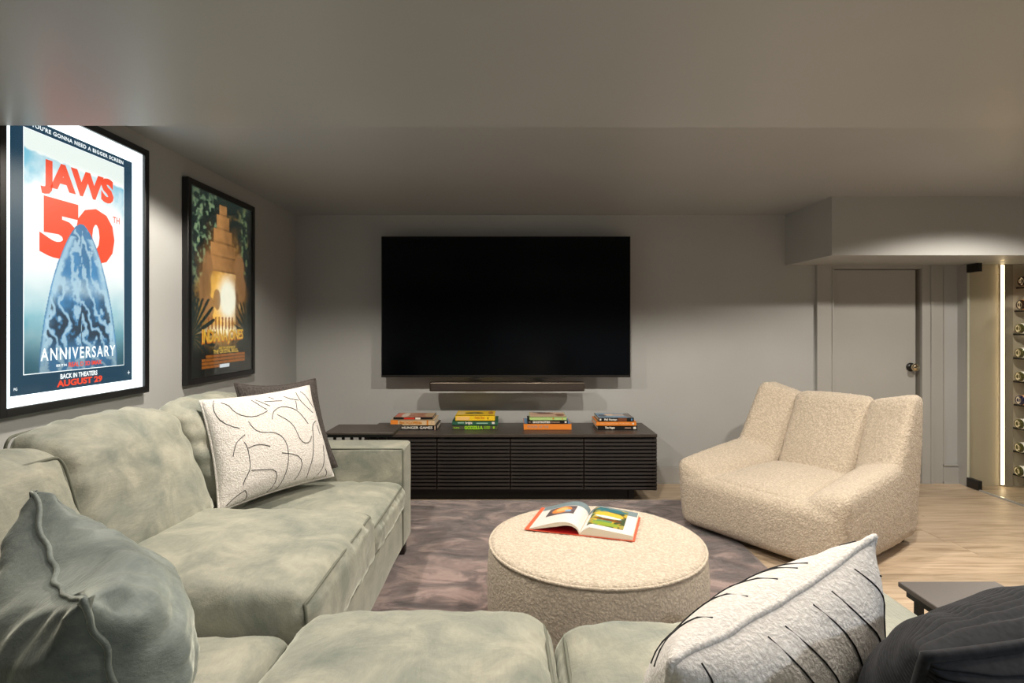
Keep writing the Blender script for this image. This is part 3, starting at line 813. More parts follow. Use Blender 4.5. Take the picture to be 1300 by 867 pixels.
il('INDIANA JONES', .17, .150, .68, .105, M['lb_orange'], bold=.05, spacing=.92, warp=lambda a, b: (a, b * (1.0 - .45 * a) + .22 * a + .22 * a * b))
il('INDIANA JONES', .176, .157, .67, .098, M['lb_gold'], bold=.015, spacing=.92, off=.0012, warp=lambda a, b: (a, b * (1.0 - .45 * a) + .22 * a + .22 * a * b))
il('AND THE KINGDOM OF', .42, .142, .28, .013, M['lb_gold'], bold=.03)
il('THE CRYSTAL SKULL', .34, .118, .42, .022, M['lb_gold'], bold=.03)
for k_, (u0, w_) in enumerate(((.22, .62), (.17, .70), (.17, .68))):
    pass
# the unreadable rows of credits: small amber bars, as printed
V = []; Fc = []
rs = random.Random(5)
for row in range(4):
    u = .17 + (.06 if row == 0 else 0)
    while u < (.85 if row < 3 else .40):
        w_ = rs.uniform(.05, .13); z0 = IZ0 + (.098 - row * .019) * (IZ1 - IZ0); z1 = z0 + .015 * (IZ1 - IZ0)
        a = IY0 + u * (IY1 - IY0); b = IY0 + min(u + w_, .88) * (IY1 - IY0); i = len(V)
        V += [(XP + .001, a, z0), (XP + .001, b, z0), (XP + .001, b, z1), (XP + .001, a, z1)]; Fc.append((i, i + 1, i + 2, i + 3)); u += w_ + .006
link('credit_block', mesh(V, Fc, False), M['lb_brown'], pi_)['kind'] = 'stuff'
link('date_panel', wq(IY0 + .44 * (IY1 - IY0), IY0 + .60 * (IY1 - IY0), IZ0 + .036 * (IZ1 - IZ0), IZ0 + .056 * (IZ1 - IZ0), XP + .0016), M['lb_text'], pi_)
MB().box(XF - .005, XF - .003, YI0 + .03, YI1 - .03, ZI0 + .03, ZI1 - .03).done('pane', M['pane'], pi_)

# ------------------------------------------------------------------ television and soundbar
YT = YB - .17
a = at(484, 300, YT); b = at(800.5, 479, YT)
tv = thing('television', 'very large black flat television mounted on the grey back wall', 'television', ((a.x + b.x) / 2, YB, b.z))
MB().box(a.x, b.x, YT, YT + .03, b.z, a.z, .003, 2).done('casing', M['black'], tv)
MB().box(a.x + .007, b.x - .007, YT - .0015, YT + .001, b.z + .018, a.z - .007).done('screen', M['screen'], tv)
MB().box(a.x + .002, b.x - .002, YT - .003, YT + .002, b.z + .001, b.z + .012, .001, 1).done('bottom_bezel', M['bezel'], tv)
MB().box(-.45, .35, YT + .03, YT + .08, b.z + .1, a.z - .35, .01, 2).done('rear_housing', M['black'], tv)
MB().box(-.3, .2, YT + .08, YB - .0005, b.z + .35, a.z - .45).done('wall_bracket', M['black'], tv)
YSB = YB - .26
a = at(545, 485, YSB); b = at(742.5, 497, YSB)
sb = thing('soundbar', 'long slim dark soundbar fixed just under the television', 'soundbar', ((a.x + b.x) / 2, YB, b.z))
MB().box(a.x, b.x, YSB, YSB + .095, b.z, a.z, .012, 3).done('housing', M['metal'], sb, True)
MB().box(a.x + .012, b.x - .012, YSB - .002, YSB + .004, b.z + .008, a.z - .02, .002, 1).done('grille', M['soft_black'], sb)
for q0 in (a.x + .3, b.x - .36): MB().box(q0, q0 + .06, YSB + .09, YB - .0005, b.z + .02, a.z - .02).done('bracket', M['black'], sb)

# ------------------------------------------------------------------ media console
ZK = .485; CX0, CX1, CY0, CY1 = -1.04, 1.04, 4.03, 4.505
con = thing('media_console', 'long low espresso media console with slatted doors under the television', 'cabinet', (0, 4.27, 0))
MB().box(CX0, CX1, CY0 - .006, CY1, ZK - .022, ZK, .003, 2).done('top', M['top'], con)
MB().box(CX0 + .004, CX0 + .024, CY0 + .004, CY1 - .01, .085, ZK - .022).box(CX1 - .024, CX1 - .004, CY0 + .004, CY1 - .01, .085, ZK - .022).box(CX0 + .01, CX1 - .01, CY0 + .01, CY1 - .01, .085, .105).box(CX0 + .01, CX1 - .01, CY1 - .03, CY1 - .01, .09, ZK - .022).done('carcass', M['espresso'], con)
MB().box(-.86, .86, 4.12, 4.42, 0.0, .085).done('plinth', M['black'], con)
for s_ in (-1, 1):
    MB().box(s_ * .87 - .02, s_ * .87 + .02, 4.10, 4.16, 0, .085, .002, 1).done('leg', M['black'], con)
npitch = 14; zb, zt = .088, ZK - .034; pit = (zt - zb) / npitch
slat_me = None
for d in range(4):
    dx0 = CX0 + d * .52 + .003; dx1 = dx0 + .514
    dr = MB().box(dx0, dx1, CY0 + .016, CY0 + .03, zb, zt).done('door', M['black'], con)
    for q0 in (dx0, dx1 - .014): MB().box(q0, q0 + .014, CY0 + .003, CY0 + .018, zb, zt).done('stile', M['espresso'], dr)
    for k_ in range(npitch):
        if slat_me is None:
            mb = MB().box(-.257, .257, -.008, .008, -.0088, .0088, .0015, 1)
            slat_me = bpy.data.meshes.new('slat'); mb.bm.to_mesh(slat_me); mb.bm.free(); slat_me.materials.append(M['espresso'])
        s_ = bpy.data.objects.new('slat', slat_me); C.objects.link(s_); s_.parent = dr
        s_.location = ((dx0 + dx1) / 2, CY0 + .002, zb + (k_ + .5) * pit); s_.rotation_euler = (math.radians(-14), 0, 0)

# ------------------------------------------------------------------ books on the console
def book(x0, x1, y0, z0, h_, depth, cover, label, spine=(), top_art=None, group=None, rot=0.0, spine_mat=None, cover_top=None):
    """closed book lying flat, spine to the room"""
    t = thing('book', label, 'book', ((x0 + x1) / 2, y0 + depth / 2, z0), group)
    ct = .0025
    mb = MB().box(x0, x1, y0, y0 + depth, z0, z0 + ct).box(x0, x1, y0, y0 + depth, z0 + h_ - ct, z0 + h_).box(x0, x1, y0, y0 + .003, z0, z0 + h_)
    mb.done('cover', cover, t)
    if spine_mat: MB().box(x0 + .0003, x1 - .0003, y0 - .0006, y0 + .002, z0 + .0003, z0 + h_ - .0003).done('spine', spine_mat, t)
    MB().box(x0 + .004, x1 - .004, y0 + .003, y0 + depth - .004, z0 + ct, z0 + h_ - ct).done('page_block', M['paper'], t)
    for (txt, a_, b_, c_, d_, m_, bold) in spine:
        W_ = x1 - x0
        if txt is None:
            MB().box(x0 + a_ * W_, x0 + b_ * W_, y0 - .0012, y0 + .001, z0 + c_ * h_, z0 + d_ * h_).done('spine_patch', m_, t)
        else:
            lettering(txt, (x0 + a_ * W_, y0 - .0008, z0 + c_ * h_), (1, 0, 0), (0, 0, 1), (b_ - a_) * W_, (d_ - c_) * h_, m_, t, bold=bold, off=.0012)
    if top_art is not None:
        zz = z0 + h_ + .0006
        link('cover_print', quadgrid(lambda a, b: (x0 + .004 + a * (x1 - x0 - .008), y0 + .004 + b * (depth - .008), zz), 70, 50, top_art), M['print'], t)
    if rot:
        t.rotation_euler = (0, 0, rot)
    return t
def vprint():
    k = N('colour print'); a = k.n('ShaderNodeVertexColor'); a.layer_name = 'Col'; k.l(a.outputs[0], k.b.inputs['Base Color']); k.set(Roughness=.35); return k.m
M['print'] = vprint()
cm = lambda n, r, g, b, ro=.45: plain(n, lin(r, g, b), ro)
black_c = cm('black book cloth', 20, 19, 20); cream_c = cm('cream book cloth', 214, 188, 150); orange_c = cm('orange book cloth', 236, 140, 52)
green_c = cm('green book cloth', 44, 96, 74); yell_c = cm('yellow book cloth', 240, 200, 38); moss_c = cm('moss book cloth', 78, 80, 58)
lime_c = cm('pale green book cloth', 178, 208, 134); pink_c = cm('blush book cloth', 222, 190, 166); blue_c = cm('blue book cloth', 92, 142, 184)
white_t = cm('white print', 226, 222, 214); lime_t = cm('lime print', 150, 208, 40); gold_t = cm('amber print', 206, 130, 30); red_t = cm('red print', 190, 50, 34)
brown_t = cm('brown print', 116, 66, 40); dk_t = cm('dark print', 60, 44, 20); grey_t = cm('grey print', 190, 160, 140); teal_t = cm('light teal print', 150, 190, 170)
YS0 = 4.19
sx = lambda px, Y=YS0: (px - VX) / F * Y
def art(cols, seed, s=5, blobs=()):
    def f(u, v):
        n = fbm(u, v, s, seed); c = np.tile(L3(*cols[0]), (len(u), 1)).astype(float)
        for i, cc in enumerate(cols[1:]): c = mixc(c, L3(*cc), sm(.42 + .1 * i, .5 + .1 * i, n))
        for (cu_, cv, ru, rv, cc) in blobs:
            e = ((u - cu_) / ru) ** 2 + ((v - cv) / rv) ** 2; c = mixc(c, L3(*cc), 1 - sm(.8, 1.1, e + (n - .5) * .3))
        return c
    return f
G1, G2, G3, G4 = 'books in the left stack on the console', 'books in the yellow and green stack on the console', 'books in the orange-based stack on the console', 'books in the rightmost stack on the console'
book(sx(497), sx(555), YS0, ZK, .034, .24, black_c, 'black book with white capitals at the bottom of the leftmost stack', [('THE HUNGER GAMES', .03, .90, .22, .78, white_t, .03), (None, .94, .965, .05, .95, grey_t, 0)], group=G1)
book(sx(496), sx(552), YS0 - .01, ZK + .034, .041, .24, cream_c, 'cream and orange encyclopedia in the middle of the leftmost stack', [(None, 0.005, .17, .03, .97, orange_c, 0), ('ENCYCLOPEDIA', .21, .72, .25, .78, gold_t, .04), (None, .82, .855, .04, .96, gold_t, 0), (None, .93, .95, .3, .7, grey_t, 0)], group=G1)
book(sx(499), sx(549), YS0 + .01, ZK + .075, .016, .22, black_c, 'thin book with red and tan picture cover on the leftmost stack', [(None, .27, .54, .1, .95, red_t, 0), (None, .56, .69, .1, .95, white_t, 0)], art([(150, 84, 60), (196, 140, 100), (170, 110, 84)], 21, 5, [(.12, .55, .16, .4, (206, 96, 70)), (.25, .5, .1, .5, (220, 206, 190)), (.9, .6, .16, .5, (190, 160, 120))]), G1)
book(sx(574), sx(631.5), YS0, ZK, .034, .24, moss_c, 'mossy book with lime spine lettering, lying under the dark green book', [('GODZILLA', .27, .68, .12, .92, lime_t, .07), ('THE ART OF', .03, .16, .3, .62, lime_t, .03), ('THE ULTIMATE', .70, .84, .52, .86, lime_t, .03), ('HISTORY', .70, .84, .18, .46, lime_t, .03), (None, .90, .94, .3, .75, lime_t, 0)], group=G2)
book(sx(574), sx(632), YS0 + .004, ZK + .034, .031, .24, green_c, 'dark green book with white script, between the yellow and mossy books', [('bright', .29, .44, .15, .88, white_t, .04), (None, .12, .26, .45, .72, teal_t, 0), (None, .53, .78, .35, .62, teal_t, 0), (None, .87, .93, .3, .8, white_t, 0)], group=G2)
book(sx(578), sx(628), YS0 + .008, ZK + .065, .041, .23, yell_c, 'bright yellow book with a dark leaf shape on its cover', [(None, .03, .36, .15, .8, cm('pale orange print', 240, 196, 120), 0), ('Fright Time', .50, .74, .22, .85, gold_t, .02), (None, .82, .84, .3, .7, dk_t, 0)], art([(244, 200, 36), (246, 208, 50)], 31, 4, [(.46, .48, .26, .2, (96, 86, 40)), (.46, .48, .06, .12, (170, 166, 120)), (.12, .5, .1, .36, (246, 214, 130)), (.9, .55, .07, .3, (190, 130, 60))]), G2)
book(sx(665), sx(725.5), YS0, ZK, .046, .25, orange_c, 'thick plain orange book at the bottom of the third stack', [('POWER OF THE', .08, .52, .3, .72, grey_t, .02)], art([(98, 150, 200), (110, 160, 206)], 41, 3), G3)
book(sx(670), sx(721), YS0 + .006, ZK + .046, .022, .23, black_c, 'thin black book between the thick orange and pale green books', [('GHOSTBUSTERS', .12, .56, .14, .88, white_t, .05), ('ARTBOOK', .02, .09, .35, .65, grey_t, .03), (None, .58, .80, .38, .60, grey_t, 0), (None, .92, .97, .2, .8, white_t, 0)], group=G3)
book(sx(672.5), sx(719.5), YS0 + .012, ZK + .068, .027, .22, lime_c, 'pale green book with blush picture cover on top of the third stack', [(None, .62, .66, .3, .75, gold_t, 0), (None, .88, .90, .3, .75, gold_t, 0)], art([(222, 192, 168), (214, 180, 152)], 51, 4, [(.45, .75, .25, .2, (140, 104, 90)), (.85, .4, .13, .25, (150, 100, 70)), (.3, .95, .2, .12, (110, 86, 80))]), G3)
book(sx(759), sx(809), YS0, ZK, .029, .25, black_c, 'black book with white lettering, at the bottom of the rightmost stack', [('The Hages', .18, .43, .18, .88, white_t, .05), (None, .68, .84, .42, .62, grey_t, 0), (None, .90, .97, .25, .8, white_t, 0)], group=G4)
book(sx(757), sx(808), YS0 + .004, ZK + .029, .033, .25, orange_c, 'orange book in the middle of the rightmost stack', [('THE THURSDAY MURDERS', .10, .84, .32, .7, cm('pale peach print', 246, 186, 130), .02), (None, .90, .94, .35, .7, white_t, 0)], group=G4)
book(sx(760), sx(805), YS0 + .008, ZK + .062, .026, .23, black_c, 'blue-covered book with a black and brown spine on the rightmost stack', [('Phil Noman', .16, .52, .2, .85, white_t, .03), (None, .55, .80, .04, .96, brown_t, 0), (None, .03, .08, .25, .75, white_t, 0), (None, .92, .96, .2, .8, blue_c, 0)], art([(104, 146, 180), (120, 156, 184)], 61, 4, [(.45, .62, .22, .22, (224, 190, 160)), (.7, .6, .25, .25, (186, 170, 164)), (.93, .5, .12, .5, (120, 110, 108)), (.15, .45, .12, .25, (60, 70, 90))]), G4)

# ------------------------------------------------------------------ rug
def rug_fn(a, b):
    x = -1.3 + a * (1.325 + 1.3); y = .95 + b * (4.055 - .95)
    e = min(a * 2.6, (1 - a) * 2.6, b * 2.97, (1 - b) * 2.97) / .012
    z = .014 * min(1, max(0, e)) + .003 * noise.noise(Vector((x * 14, y * 14, 0))) + .0025 * noise.noise(Vector((x * 60, y * 60, 3)))
    return (x, y, max(.001, z))
me = quadgrid(rug_fn, 220, 240)
tag(link('rug', me, M['rug']), 'mauve brown plush rug with brushed patches on the oak floor', 'rug')

# ------------------------------------------------------------------ sectional sofa
sofa = thing('sectional_sofa', 'large sage green velvet corner sectional with loose seat and back cushions', 'sofa', (-.6, 1.4, 0))
VM = M['velvet']
def part(name, c8, **kw):
    return cushion(name, sofa, c8, kw.pop('mat', VM), **kw)
SX = -.555
part('base', boxmap(-1.66, SX - .004, 1.30, 2.955, .095, .30), r=.02, n=24, puff=(0, 0, 0), seams=(), lump=.003)
part('base', boxmap(-1.66, .74, .34, 1.45, .096, .30), r=.02, n=24, seams=(), lump=.003)
part('armrest', boxmap(-1.66, SX, 2.95, 3.17, .095, .617), r=.018, n=26, puff=(.004, .004, .006), seams=((1, -1),), lump=.003, seed=2)
part('armrest', boxmap(.735, .905, .34, 1.45, .095, .615), r=.018, n=26, puff=(.003, .004, .006), seams=((0, -1),), lump=.003, seed=3)
part('back_frame', boxmap(-1.69, -1.52, .30, 2.96, .095, .80), r=.025, n=22, seams=(), lump=.003)
part('back_frame', boxmap(-1.53, .905, .28, .46, .095, .76), r=.025, n=22, seams=(), lump=.003)
# seat cushions
def seat(x0, x1, y0, y1, z1, seed, puff=.055, rr=.075, seams=((0, 1), (2, -1)), **kw):
    return part('seat_cushion', boxmap(x0, x1, y0, y1, .295, z1), r=rr, n=44, puff=(.014, .014, (0.0, puff)), pe=.5, wr=.010, wl=.12, wf=22, lump=.007, seed=seed, seams=seams, **kw)
seat(-1.50, SX + .008, 2.295, 2.955, .436, 1.0, .042, rr=.055)
seat(-1.50, SX + .012, 1.535, 2.290, .506, 2.0, .055, rr=.055, seams=((0, 1), (1, 1), (2, -1)))
seat(-1.50, -.565, .50, 1.525, .435, 3.0, .035)
seat(-.555, .105, .50, 1.525, .490, 4.0, .062, seams=((1, 1), (0, 1), (2, -1)))
seat(.118, .735, .50, 1.50, .478, 5.0, .052, seams=((1, 1), (0, -1), (2, -1)))
# back cushions along the left wall: corners measured front/bottom/top
def backc(Y0, Y1, xb, xt, zt, seed, th=.24, y0t=0, y1t=0, puffx=.055, zt2=None, ztback=.03, seams=((0, 1),)):
    zt2 = zt2 or zt
    c8 = [(xb - th, Y0, .47), (xb, Y0, .47), (xb, Y1, .47), (xb - th, Y1, .47),
          (xt - th + .06, Y0 + y0t, zt + ztback), (xt, Y0 + y0t, zt), (xt, Y1 + y1t, zt2), (xt - th + .06, Y1 + y1t, zt2 + ztback)]
    return part('back_cushion', c8, r=.055, n=42, puff=(puffx, .02, .025), wr=.014, wl=.12, wf=17, lump=.012, seed=seed, seams=seams)
backc(2.37, 2.97, -1.13, -1.33, .885, 11, seams=())
backc(1.68, 2.33, -1.19, -1.345, .90, 12, puffx=.065, seams=((0, -1),))
backc(.98, 1.685, -1.20, -1.31, .880, 13, puffx=.045)
# back cushions of the near run, below the camera
for i, (x0, x1) in enumerate(((-1.22, -.56), (-.55, .10), (.11, .73))):
    c8 = [(x0, .46, .47), (x1, .46, .47), (x1, .66, .47), (x0, .66, .47), (x0, .42, .76), (x1, .42, .76), (x1, .57, .75), (x0, .57, .75)]
    part('back_cushion', c8, r=.045, n=22, puff=(.01, .03, .015), wr=.006, lump=.006, seed=21 + i, seams=((1, 1),))
for (x, y) in ((-.60, 3.10), (-.60, 1.9), (-1.55, 3.1), (.86, 1.38), (.1, 1.40), (.86, .40), (-1.55, .40)):
    z0 = .0155 if (-1.3 < x < 1.32 and .95 < y < 3.92) else 0.0
    MB().box(x - .028, x + .028, y - .028, y + .028, z0, .099, .004, 1).done('leg', M['leg'], sofa)

# ------------------------------------------------------------------ throw pillows
def bl_uv(px, py, q):
    """position of a point inside a quadrilateral TL,TR,BR,BL as (u,v) in [-1,1]"""
    TL, TR, BR, BL = [np.array(c, float) for c in q]; u = v = .5; p = np.array((px, py), float)
    for _ in range(12):
        f = (BL * (1 - u) + BR * u) * (1 - v) + (TL * (1 - u) + TR * u) * v - p
        ju = (BR - BL) * (1 - v) + (TR - TL) * v; jv = (TL * (1 - u) + TR * u) - (BL * (1 - u) + BR * u)
        d = np.linalg.solve(np.array([ju, jv]).T, -f); u += d[0]; v += d[1]
    return (2 * u - 1, 2 * v - 1)
Q = [(65, 175), (680, 95), (815, 605), (175, 800)]
LN = [[(120, 180), (105, 255), (155, 345), (225, 372)], [(150, 200), (185, 215), (195, 260), (235, 300), (315, 312), (375, 272)],
      [(300, 190), (345, 245), (370, 262)], [(320, 190), (390, 240)], [(365, 207), (465, 205)],
      [(395, 328), (400, 270), (455, 238), (550, 262), (615, 345)], [(550, 205), (550, 262)],
      [(425, 298), (485, 330), (525, 372), (540, 440), (580, 468), (620, 450), (630, 415)],
      [(270, 335), (290, 380), (325, 408), (410, 402), (450, 435), (475, 480), (480, 600), (460, 690), (450, 722)],
      [(245, 455), (265, 490), (275, 560), (285, 610), (255, 660), (255, 690)], [(265, 490), (315, 463), (375, 485)],
      [(285, 612), (425, 608), (430, 680), (405, 738)], [(440, 520), (545, 528), (572, 575), (555, 640), (540, 665)],
      [(565, 145), (570, 190), (610, 235), (670, 272)], [(595, 140), (625, 155), (650, 200), (685, 235)],
      [(685, 318), (645, 340), (640, 480), (630, 560), (612, 610), (615, 650)], [(688, 340), (700, 380), (705, 395)],
      [(725, 455), (722, 560), (715, 590), (670, 645)], [(735, 585), (755, 605), (750, 625)], [(250, 412), (203, 450), (195, 530)],
      [(270, 715), (295, 740), (285, 790)], [(270, 715), (225, 745), (200, 780)], [(480, 172), (520, 195), (570, 200)], [(395, 172), (420, 190)]]
lines = [[bl_uv(x, y, Q) for x, y in l] for l in LN]
make_pillow('throw_pillow', 'white textured pillow with black line embroidery leaning on the far left cushions',
            [at(254, 509, 2.44), at(392, 490, 2.83), at(423, 604, 2.76), at(278, 649, 2.28)], .17, M['boucle_white'], M['boucle_white'],
            k=.06, n=90, lines=lines, seed=1.0, wr=.006, bias=.15, group='white line-embroidered pillows', pipe=.006)
make_pillow('throw_pillow', 'charcoal ribbed pillow behind the white pillow at the far sofa arm',
            [at(298, 487, 2.72), at(400, 481, 2.93), at(428, 592, 2.89), at(322, 640, 2.62)], .15, M['cord_gray'], M['cord_gray'],
            k=.10, seed=2.0, n=150, nv=40, ribs=90, rib_amp=.0016, rib_axis=0, ex=.45)
make_pillow('throw_pillow', 'large sage shaded velvet pillow standing in the near left sofa corner',
            [(-1.010, 1.20, .900), (-.63, .84, .845), (-.575, .93, .50), (-.93, 1.30, .50)], .29, M['velvet_shaded'], M['velvet_shaded'],
            k=.09, n=90, wr=.028, wl=.12, seed=3.3, ex=.40, pipe=.005, seam_noise=.012, sag=.05)
fl_ = [[(-.82, .98), (-.80, .85), (-.84, .62)], [(-.32, .98), (-.22, .80), (-.12, .6), (-.10, .35)], [(-.16, .98), (-.03, .78), (.06, .55), (.10, .25)],
       [(.08, .32), (.38, .42)], [(.14, .98), (.26, .80), (.30, .55)], [(.34, .98), (.42, .82), (.58, .62), (.60, .45), (.68, .38)],
       [(.64, .98), (.74, .86), (.80, .72), (.80, .40)], [(.86, .85), (.93, .80), (.96, .74)], [(-.6, .3), (-.4, .1), (-.45, -.2)]]
bk_ = [[(-.16, .97), (-.22, .75), (-.45, .5), (-.62, .42)], [(-.5, .97), (-.62, .62), (-.8, .42)], [(.14, .97), (-.02, .72), (-.12, .55)],
       [(.34, .97), (.18, .72), (.02, .55), (-.3, .40)], [(.44, .97), (.30, .80), (.15, .7)], [(-.9, .6), (-.6, .72)], [(.9, .97), (.84, .9)],
       [(.6, .3), (.4, .1), (.45, -.2)], [(0, .2), (-.2, 0), (-.2, -.4)]]
# TL,TR as seen from the camera side; bulge normal U x W points to the camera side
make_pillow('throw_pillow', 'white textured pillow with black line embroidery in the right foreground',
            [(.195, .70, .835), (.605, .95, .900), (.590, 1.03, .50), (.17, .84, .49)], .25, M['boucle_white'], M['boucle_white'],
            k=.09, n=110, lines=fl_, back_lines=bk_, seed=5.0, wr=.008, ex=.44, group='white line-embroidered pillows', pipe=.006, seam_noise=.006)
make_pillow('throw_pillow', 'black corduroy pillow in the bottom right foreground corner',
            [(.445, .61, .895), (.87, .70, .905), (.86, .86, .64), (.47, .80, .52)], .26, M['cord'], M['cord'],
            k=.06, n=50, nv=820, ribs=150, rib_amp=.0060, seed=6.0, wr=.010, ex=.40, pipe=.007)

# ------------------------------------------------------------------ ottoman
ox, oy = .337, 2.25
ot = thing('ottoman', 'round cream boucle ottoman on the rug with an open book on it', 'ottoman', (ox, oy, .016))
zs = .40
prof = [(.36, .016), (.40, .018), (.413, .035), (.420, .08), (.426, .16), (.428, .24), (.426, .32), (.421, .37), (.4155, zs - .003)]
def dens(prof, step=.010):
    out = []
    for (r0, h0), (r1, h1) in zip(prof[:-1], prof[1:]):
        m_ = max(1, int(math.hypot(r1 - r0, h1 - h0) / step)); out += [(r0 + (r1 - r0) * i / m_, h0 + (h1 - h0) * i / m_) for i in range(m_)]
    return out + [prof[-1]]
me = lathe(dens(prof), 240, 'z', (ox, oy, 0)); fuzz(me, .004, 90); link('drum', me, M['boucle'], ot)
prof = [(.4155, zs), (.412, zs + .007), (.40, zs + .013), (.36, zs + .019), (.28, zs + .025), (.18, zs + .028), (.09, zs + .029), (.02, zs + .029)]
me = lathe(dens(prof), 240, 'z', (ox, oy, 0)); fuzz(me, .003, 90); link('top_panel', me, M['boucle'], ot)
link('piping', tubes([[(ox + .4175 * math.cos(t * math.pi / 90), oy + .4175 * math.sin(t * math.pi / 90), zs) for t in range(180)]], .006, True), M['boucle'], ot)

# ------------------------------------------------------------------ open book
ZB = zs + .0305
g = Vector((.268, 2.222, ZB)); e2 = Vector((.364, 2.53, ZB)); ev = (e2 - g); H_ = .285; ev.normalize()
eu = Vector((ev.y, -ev.x, 0))
bk = thing('open_book', 'open picture book with red endpaper lying on the round ottoman', 'book', tuple(g))
def bp(s, t, h_): return g + eu * s + ev * t + Vector((0, 0, h_))
def slab(prof_top, prof_bot, t0, t1, name, mat):
    n = len(prof_top); V = []
    for t in (t0, t1):
        V += [bp(s, t, h_) for s, h_ in prof_top] + [bp(s, t, h_) for s, h_ in prof_bot]
    Fc = []
    for i in range(n - 1):
        Fc += [(i, i + 1, 2 * n + i + 1, 2 * n + i), (n + i, 3 * n + i, 3 * n + i + 1, n + i + 1), (i, n + i, n + i + 1, i + 1), (2 * n + i, 2 * n + i + 1, 3 * n + i + 1, 3 * n + i)]
    Fc += [(0, 2 * n, 3 * n, n), (n - 1, 2 * n - 1, 4 * n - 1, 3 * n - 1)]
    me = mesh(V, Fc, False); bm = bmesh.new(); bm.from_mesh(me); bmesh.ops.recalc_face_normals(bm, faces=bm.faces); bm.to_mesh(me); bm.free()
    return link(name, me, mat, bk)
PWd = .212
def hl(q): # left page top height over q in 0..1 (gutter to edge)
    return .006 + .040 * math.sin(math.pi * min(1, q * 1.0) ** .62) * (1 - .35 * q) + .006 * (1 - q)
def hr(q): return .006 + .030 * math.sin(math.pi * .5 * min(1, q / .22)) * (1 - .55 * max(0, q - .22) / .78)
NN = 26
slab([(-PWd * i / NN * .96, hl(i / NN)) for i in range(NN + 1)], [(-PWd * i / NN * .96, .0035 + max(0, hl(i / NN) - .020 + .011 * abs(2 * i / NN - .9))) if 0 < i < NN else (-PWd * i / NN * .96, .0035) for i in range(NN + 1)], .004, H_ - .004, 'left_pages', M['paper'])
slab([(PWd * i / NN * .97, hr(i / NN)) for i in range(NN + 1)], [(PWd * i / NN * .97, .0035) for i in range(NN + 1)], .004, H_ - .004, 'right_pages', M['paper'])
slab([(-.222, .003), (0, .003), (.213, .003)], [(-.222, .0003), (0, .0003), (.213, .0003)], 0, H_, 'cover', cm('orange red book cover', 214, 92, 62))
slab([(-.205, .0036), (-.1, .0036), (-.006, .0036)], [(-.205, .003), (-.1, .003), (-.006, .003)], .003, H_ - .006, 'endpaper', cm('red endpaper', 190, 28, 34))
def patch(side, q0, q1, t0, t1, colf, name):
    hf = hl if side < 0 else hr; k_ = .96 if side < 0 else .97
    def fn(a, b):
        q = q0 + (q1 - q0) * a; return tuple(bp(side * PWd * k_ * q, t0 + (t1 - t0) * b, hf(q) + .0008))
    me = quadgrid(fn, 40, 40, colf)
    return link(name, me, M['print'], bk)
page_white = lambda u, v: np.tile(L3(208, 205, 202), (len(u), 1))
patch(-1, .0, .99, .005, H_ - .005, page_white, 'page'); 
patch(1, .0, .99, .005, H_ - .005, page_white, 'page')
def off(o, d):
    for v in o.data.vertices: v.co.z += d
def solid(r, g_, b): return lambda u, v: np.tile(L3(r, g_, b), (len(u), 1))
off(patch(-1, .0, .99, H_ - .062, H_ - .005, solid(112, 128, 134), 'header_band'), .0005)
off(patch(1, .0, .99, H_ - .062, H_ - .005, solid(112, 128, 134), 'header_band'), .0005)
off(patch(-1, .22, .80, .115, .215, art([(84, 74, 78), (104, 92, 96)], 71, 4, [(.5, .55, .36, .42, (206, 128, 66)), (.5, .6, .22, .26, (230, 170, 110)), (.25, .35, .12, .14, (120, 160, 190))]), 'photo_print'), .001)
off(patch(1, .10, .80, .045, .262, art([(60, 74, 48), (196, 160, 40), (90, 130, 90)], 72, 5, [(.5, .62, .42, .16, (214, 170, 60)), (.5, .5, .38, .06, (200, 210, 210)), (.5, .9, .5, .10, (50, 100, 110)), (.5, .36, .4, .06, (110, 60, 24)), (.5, .12, .4, .1, (130, 150, 50))]), 'photo_print'), .001)

